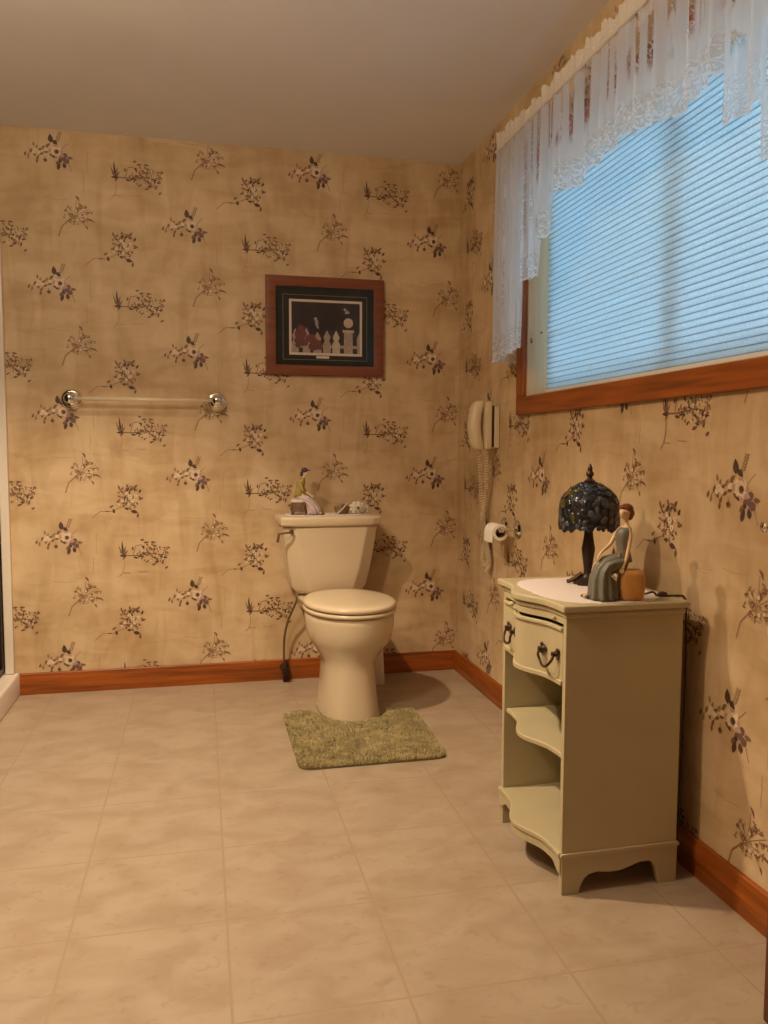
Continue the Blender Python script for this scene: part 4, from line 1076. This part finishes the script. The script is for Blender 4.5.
circ(.782, .885, .0095, .0036, 4); circ(.779, .875, .0055, .0038, 2); poly([(.755, .89), (.742, .875), (.76, .868)], .0037, 1)
mb.build('print', art, pic)
MB().box(PX0+.044, PX1-.044, yp-.0075, yp-.006, PZ0+.044, PZ1-.044).build('glass_pane', M['picglass'], pic)

# ------------------------------------------------------------------ clear towel bar on the back wall
tb = thing('towel_bar', 'clear acrylic towel bar with chrome ends on the back wall', 'towel bar', (-.22, YB, 1.30))
for x_ in (-.545, .076):
    MB().lathe([(.044, -.001), (.045, -.006), (.040, -.012), (.036, -.010), (.031, -.016), (.027, -.014), (.020, -.020), (.013, -.024), (.012, -.052), (.019, -.058), (.023, -.066), (.023, -.078), (.017, -.086), (.006, -.090)], (x_, YB, 1.302), 24, axis=1).build('post', M['chrome'], tb, smooth=True)
MB().tube([(-.532, YB-.072, 1.302), (.064, YB-.072, 1.302)], .0085, 16).build('bar', M['acryl'], tb, smooth='all')

# ------------------------------------------------------------------ wall telephone
ph = thing('wall_telephone', 'cream wall telephone with coiled cord on the right wall left of the window', 'telephone', (XR, 3.225, 1.08))
MB().box(XR-.022, XR-.0005, 3.187, 3.270, 1.095, 1.268).build('wall_plate', M['phone'], ph, bevel=.004)
MB().box(XR-.034, XR-.0225, 3.193, 3.264, 1.10, 1.272).build('back_gap_shade', M['phonedark'], ph)  # dark block standing in for the shade between plate and body
def body_prof(x0, x1, z0, z1, bulge, n=16):
    L_ = [(x1, z0), (x1, z1)]
    for i in range(n+1):
        t = i/n; L_.append((x0-bulge*math.sin(PI*t)**.7, z1-(z1-z0)*t))
    return L_
MB().prism(body_prof(XR-.060, XR-.0345, 1.090, 1.288, .004), 1, 3.183, 3.277).build('phone_body', M['phone'], ph, bevel=.006, seg=3, angle=50)
hs = []
n = 22
for i in range(n+1):
    t = i/n; z_ = 1.088+.204*t; b = math.sin(PI*t); th_ = .012+.014*b**.5+(.006 if (t < .2 or t > .8) else 0)*1
    xc = XR-.066-.022*b**.8-th_*.4; hw = .036*(.75+.25*min(1, 4*min(t, 1-t)))
    hs.append([(xc+p[0], 3.230+p[1], z_) for p in [(th_*math.copysign(abs(math.cos(2*PI*k/20))**.7, math.cos(2*PI*k/20)), hw*math.copysign(abs(math.sin(2*PI*k/20))**.7, math.sin(2*PI*k/20))) for k in range(20)]])
MB().loft(hs).build('handset', M['phone'], ph, smooth='all')
def coil(path, r, turns, wr):
    pts = bez(path, 24); L_ = []; N_ = turns*8
    seg = [0]
    for a, b in zip(pts, pts[1:]): seg.append(seg[-1]+(b-a).length)
    for i in range(N_+1):
        s = seg[-1]*i/N_; k = 0
        while k < len(seg)-2 and seg[k+1] < s: k += 1
        t = (s-seg[k])/(seg[k+1]-seg[k]); p = pts[k].lerp(pts[k+1], t); tg = (pts[k+1]-pts[k]).normalized()
        a = Vector((1, 0, 0)); a = (a-tg*a.dot(tg)).normalized(); b = tg.cross(a); an = 2*PI*i/8
        L_.append(p+a*r*math.cos(an)+b*r*math.sin(an))
    return MB().tube(L_, wr, 5)
coil([(XR-.050, 3.210, 1.092), (XR-.045, 3.215, 1.02), (XR-.035, 3.245, .93), (XR-.030, 3.280, .85), (XR-.030, 3.300, .78), (XR-.028, 3.285, .72), (XR-.026, 3.260, .66)], .0082, 40, .0026).build('coiled_cord', M['phone'], ph, smooth='all')
coil([(XR-.070, 3.250, 1.090), (XR-.055, 3.270, 1.02), (XR-.040, 3.300, .93), (XR-.030, 3.315, .85), (XR-.026, 3.307, .77), (XR-.022, 3.280, .69), (XR-.022, 3.250, .63), (XR-.024, 3.260, .66)], .0082, 40, .0026).build('coiled_cord', M['phone'], ph, smooth='all')
coil([(XR-.026, 3.260, .66), (XR-.022, 3.245, .61), (XR-.030, 3.270, .585), (XR-.035, 3.290, .63), (XR-.022, 3.280, .70), (XR-.028, 3.245, .68), (XR-.020, 3.235, .60), (XR-.026, 3.255, .56)], .0082, 40, .0026).build('coiled_cord', M['phone'], ph, smooth='all')

# ------------------------------------------------------------------ toilet paper holder
tp = thing('paper_holder', 'chrome toilet paper holder on the right wall below the telephone', 'paper holder', (XR, 3.035, .77))
AX = XR-.072; AZ = .772
for y_ in (2.968, 3.108):
    MB().lathe([(.035, -.001), (.037, -.005), (.032, -.010), (.019, -.014), (.008, -.020), (.007, -.060), (.011, -.064), (.012, -.080), (.006, -.084)], (XR, y_, AZ), 20, axis=0).build('post', M['chrome'], tp, smooth=True)
MB().tube([(AX, 2.969, AZ), (AX, 3.107, AZ)], .006, 12).lathe([(.004, 2.960), (.0125, 2.962), (.0125, 2.974), (.006, 2.977)], (AX, 0, AZ), 14, axis=1).build('roller', M['chrome'], tp, smooth=True)
ro = thing('toilet_paper_roll', 'small white toilet paper roll on the chrome wall holder', 'toilet paper', (AX, 3.038, AZ))
rr2 = .0325; ri = .0205; zc = AZ-.013
mb = MB(); mb.lathe([(ri, 2.978), (rr2, 2.978), (rr2, 3.072), (ri, 3.072), (ri, 2.978)], (AX, 0, zc), 32, axis=1, c0=False, c1=False)
mb.box(AX-rr2-.0008, AX-rr2+.0006, 2.979, 3.071, zc-.040, zc+.002)
mb.build('paper', M['paperroll'], ro, smooth=True)
MB().lathe([(ri-.0012, 2.9775), (ri-.0001, 2.9775), (ri-.0001, 3.0725), (ri-.0012, 3.0725), (ri-.0012, 2.9775)], (AX, 0, zc), 28, axis=1, c0=False, c1=False).build('core', M['core'], ro, smooth=True)

# ------------------------------------------------------------------ chrome towel bar at the right edge
t2 = thing('chrome_towel_bar', 'chrome towel bar end on the right wall at the edge of the photo', 'towel bar', (XR, 1.25, .92))
for y_ in (1.458, 1.02):
    MB().lathe([(.024, -.001), (.024, -.006), (.012, -.010), (.009, -.055), (.012, -.062), (.011, -.075), (.004, -.079)], (XR, y_, .922), 18, axis=0).build('post', M['chrome'], t2, smooth=True)
MB().tube([(XR-.066, 1.456, .922), (XR-.066, 1.022, .922)], .007, 12).build('bar', M['chrome'], t2, smooth=True)

# low dark wooden cabinet at the lower right edge
lc = thing('wooden_base_cabinet', 'dark cherry wooden base cabinet cut off at the lower right edge', 'cabinet', (1.13, .95, 0))
c0x, c1y = 1.030, 1.252
MB().box(c0x, XR-.015, .62, c1y, .0, .74).build('carcass', M['dark_wood'], lc, bevel=.003)
MB().box(c0x-.015, XR-.015, .605, c1y+.012, .7405, .770).build('worktop', M['whitepl'], lc, bevel=.004)
dd = MB().box(c0x-.018, c0x-.0005, .66, c1y-.03, .09, .70).build('door', M['dark_wood'], lc, bevel=.004)
MB().lathe([(.006, c0x-.0185), (.006, c0x-.028), (.013, c0x-.034), (.011, c0x-.041), (.002, c0x-.043)], (0, .72, .60), 14, axis=0).build('knob', M['chrome'], dd, smooth=True)

# ------------------------------------------------------------------ shower enclosure on the left
se = thing('shower_enclosure', 'white shower curb with dark framed glass door at the left edge', 'shower', (-.86, 2.9, 0))
MB().prism([(-.790, 0), (-.790, .090), (-.797, .100), (-.905, .100), (-.910, .092), (-.910, 0)], 1, 2.056, YB-.001).build('curb', M['showerw'], se, bevel=.006, seg=3)
MB().box(-.845, -.808, YB-.030, YB-.001, .1005, 2.02).build('jamb', M['showerw'], se, bevel=.006, seg=3)
MB().box(-.868, -.848, YB-.055, YB-.004, .112, 1.98).box(-.868, -.848, 2.07, 2.10, .112, 1.98).box(-.868, -.848, 2.10, YB-.055, 1.95, 1.98).box(-.868, -.848, 2.10, YB-.055, .112, .136).build('door_frame', M['bronze'], se, bevel=.002)
MB().box(-.872, -.842, 2.07, YB-.031, .1005, .1115).build('bottom_track', M['chrome'], se, bevel=.002)
MB().box(-.860, -.856, 2.10, YB-.055, .136, 1.95).build('glass_panel', M['showerglass'], se)
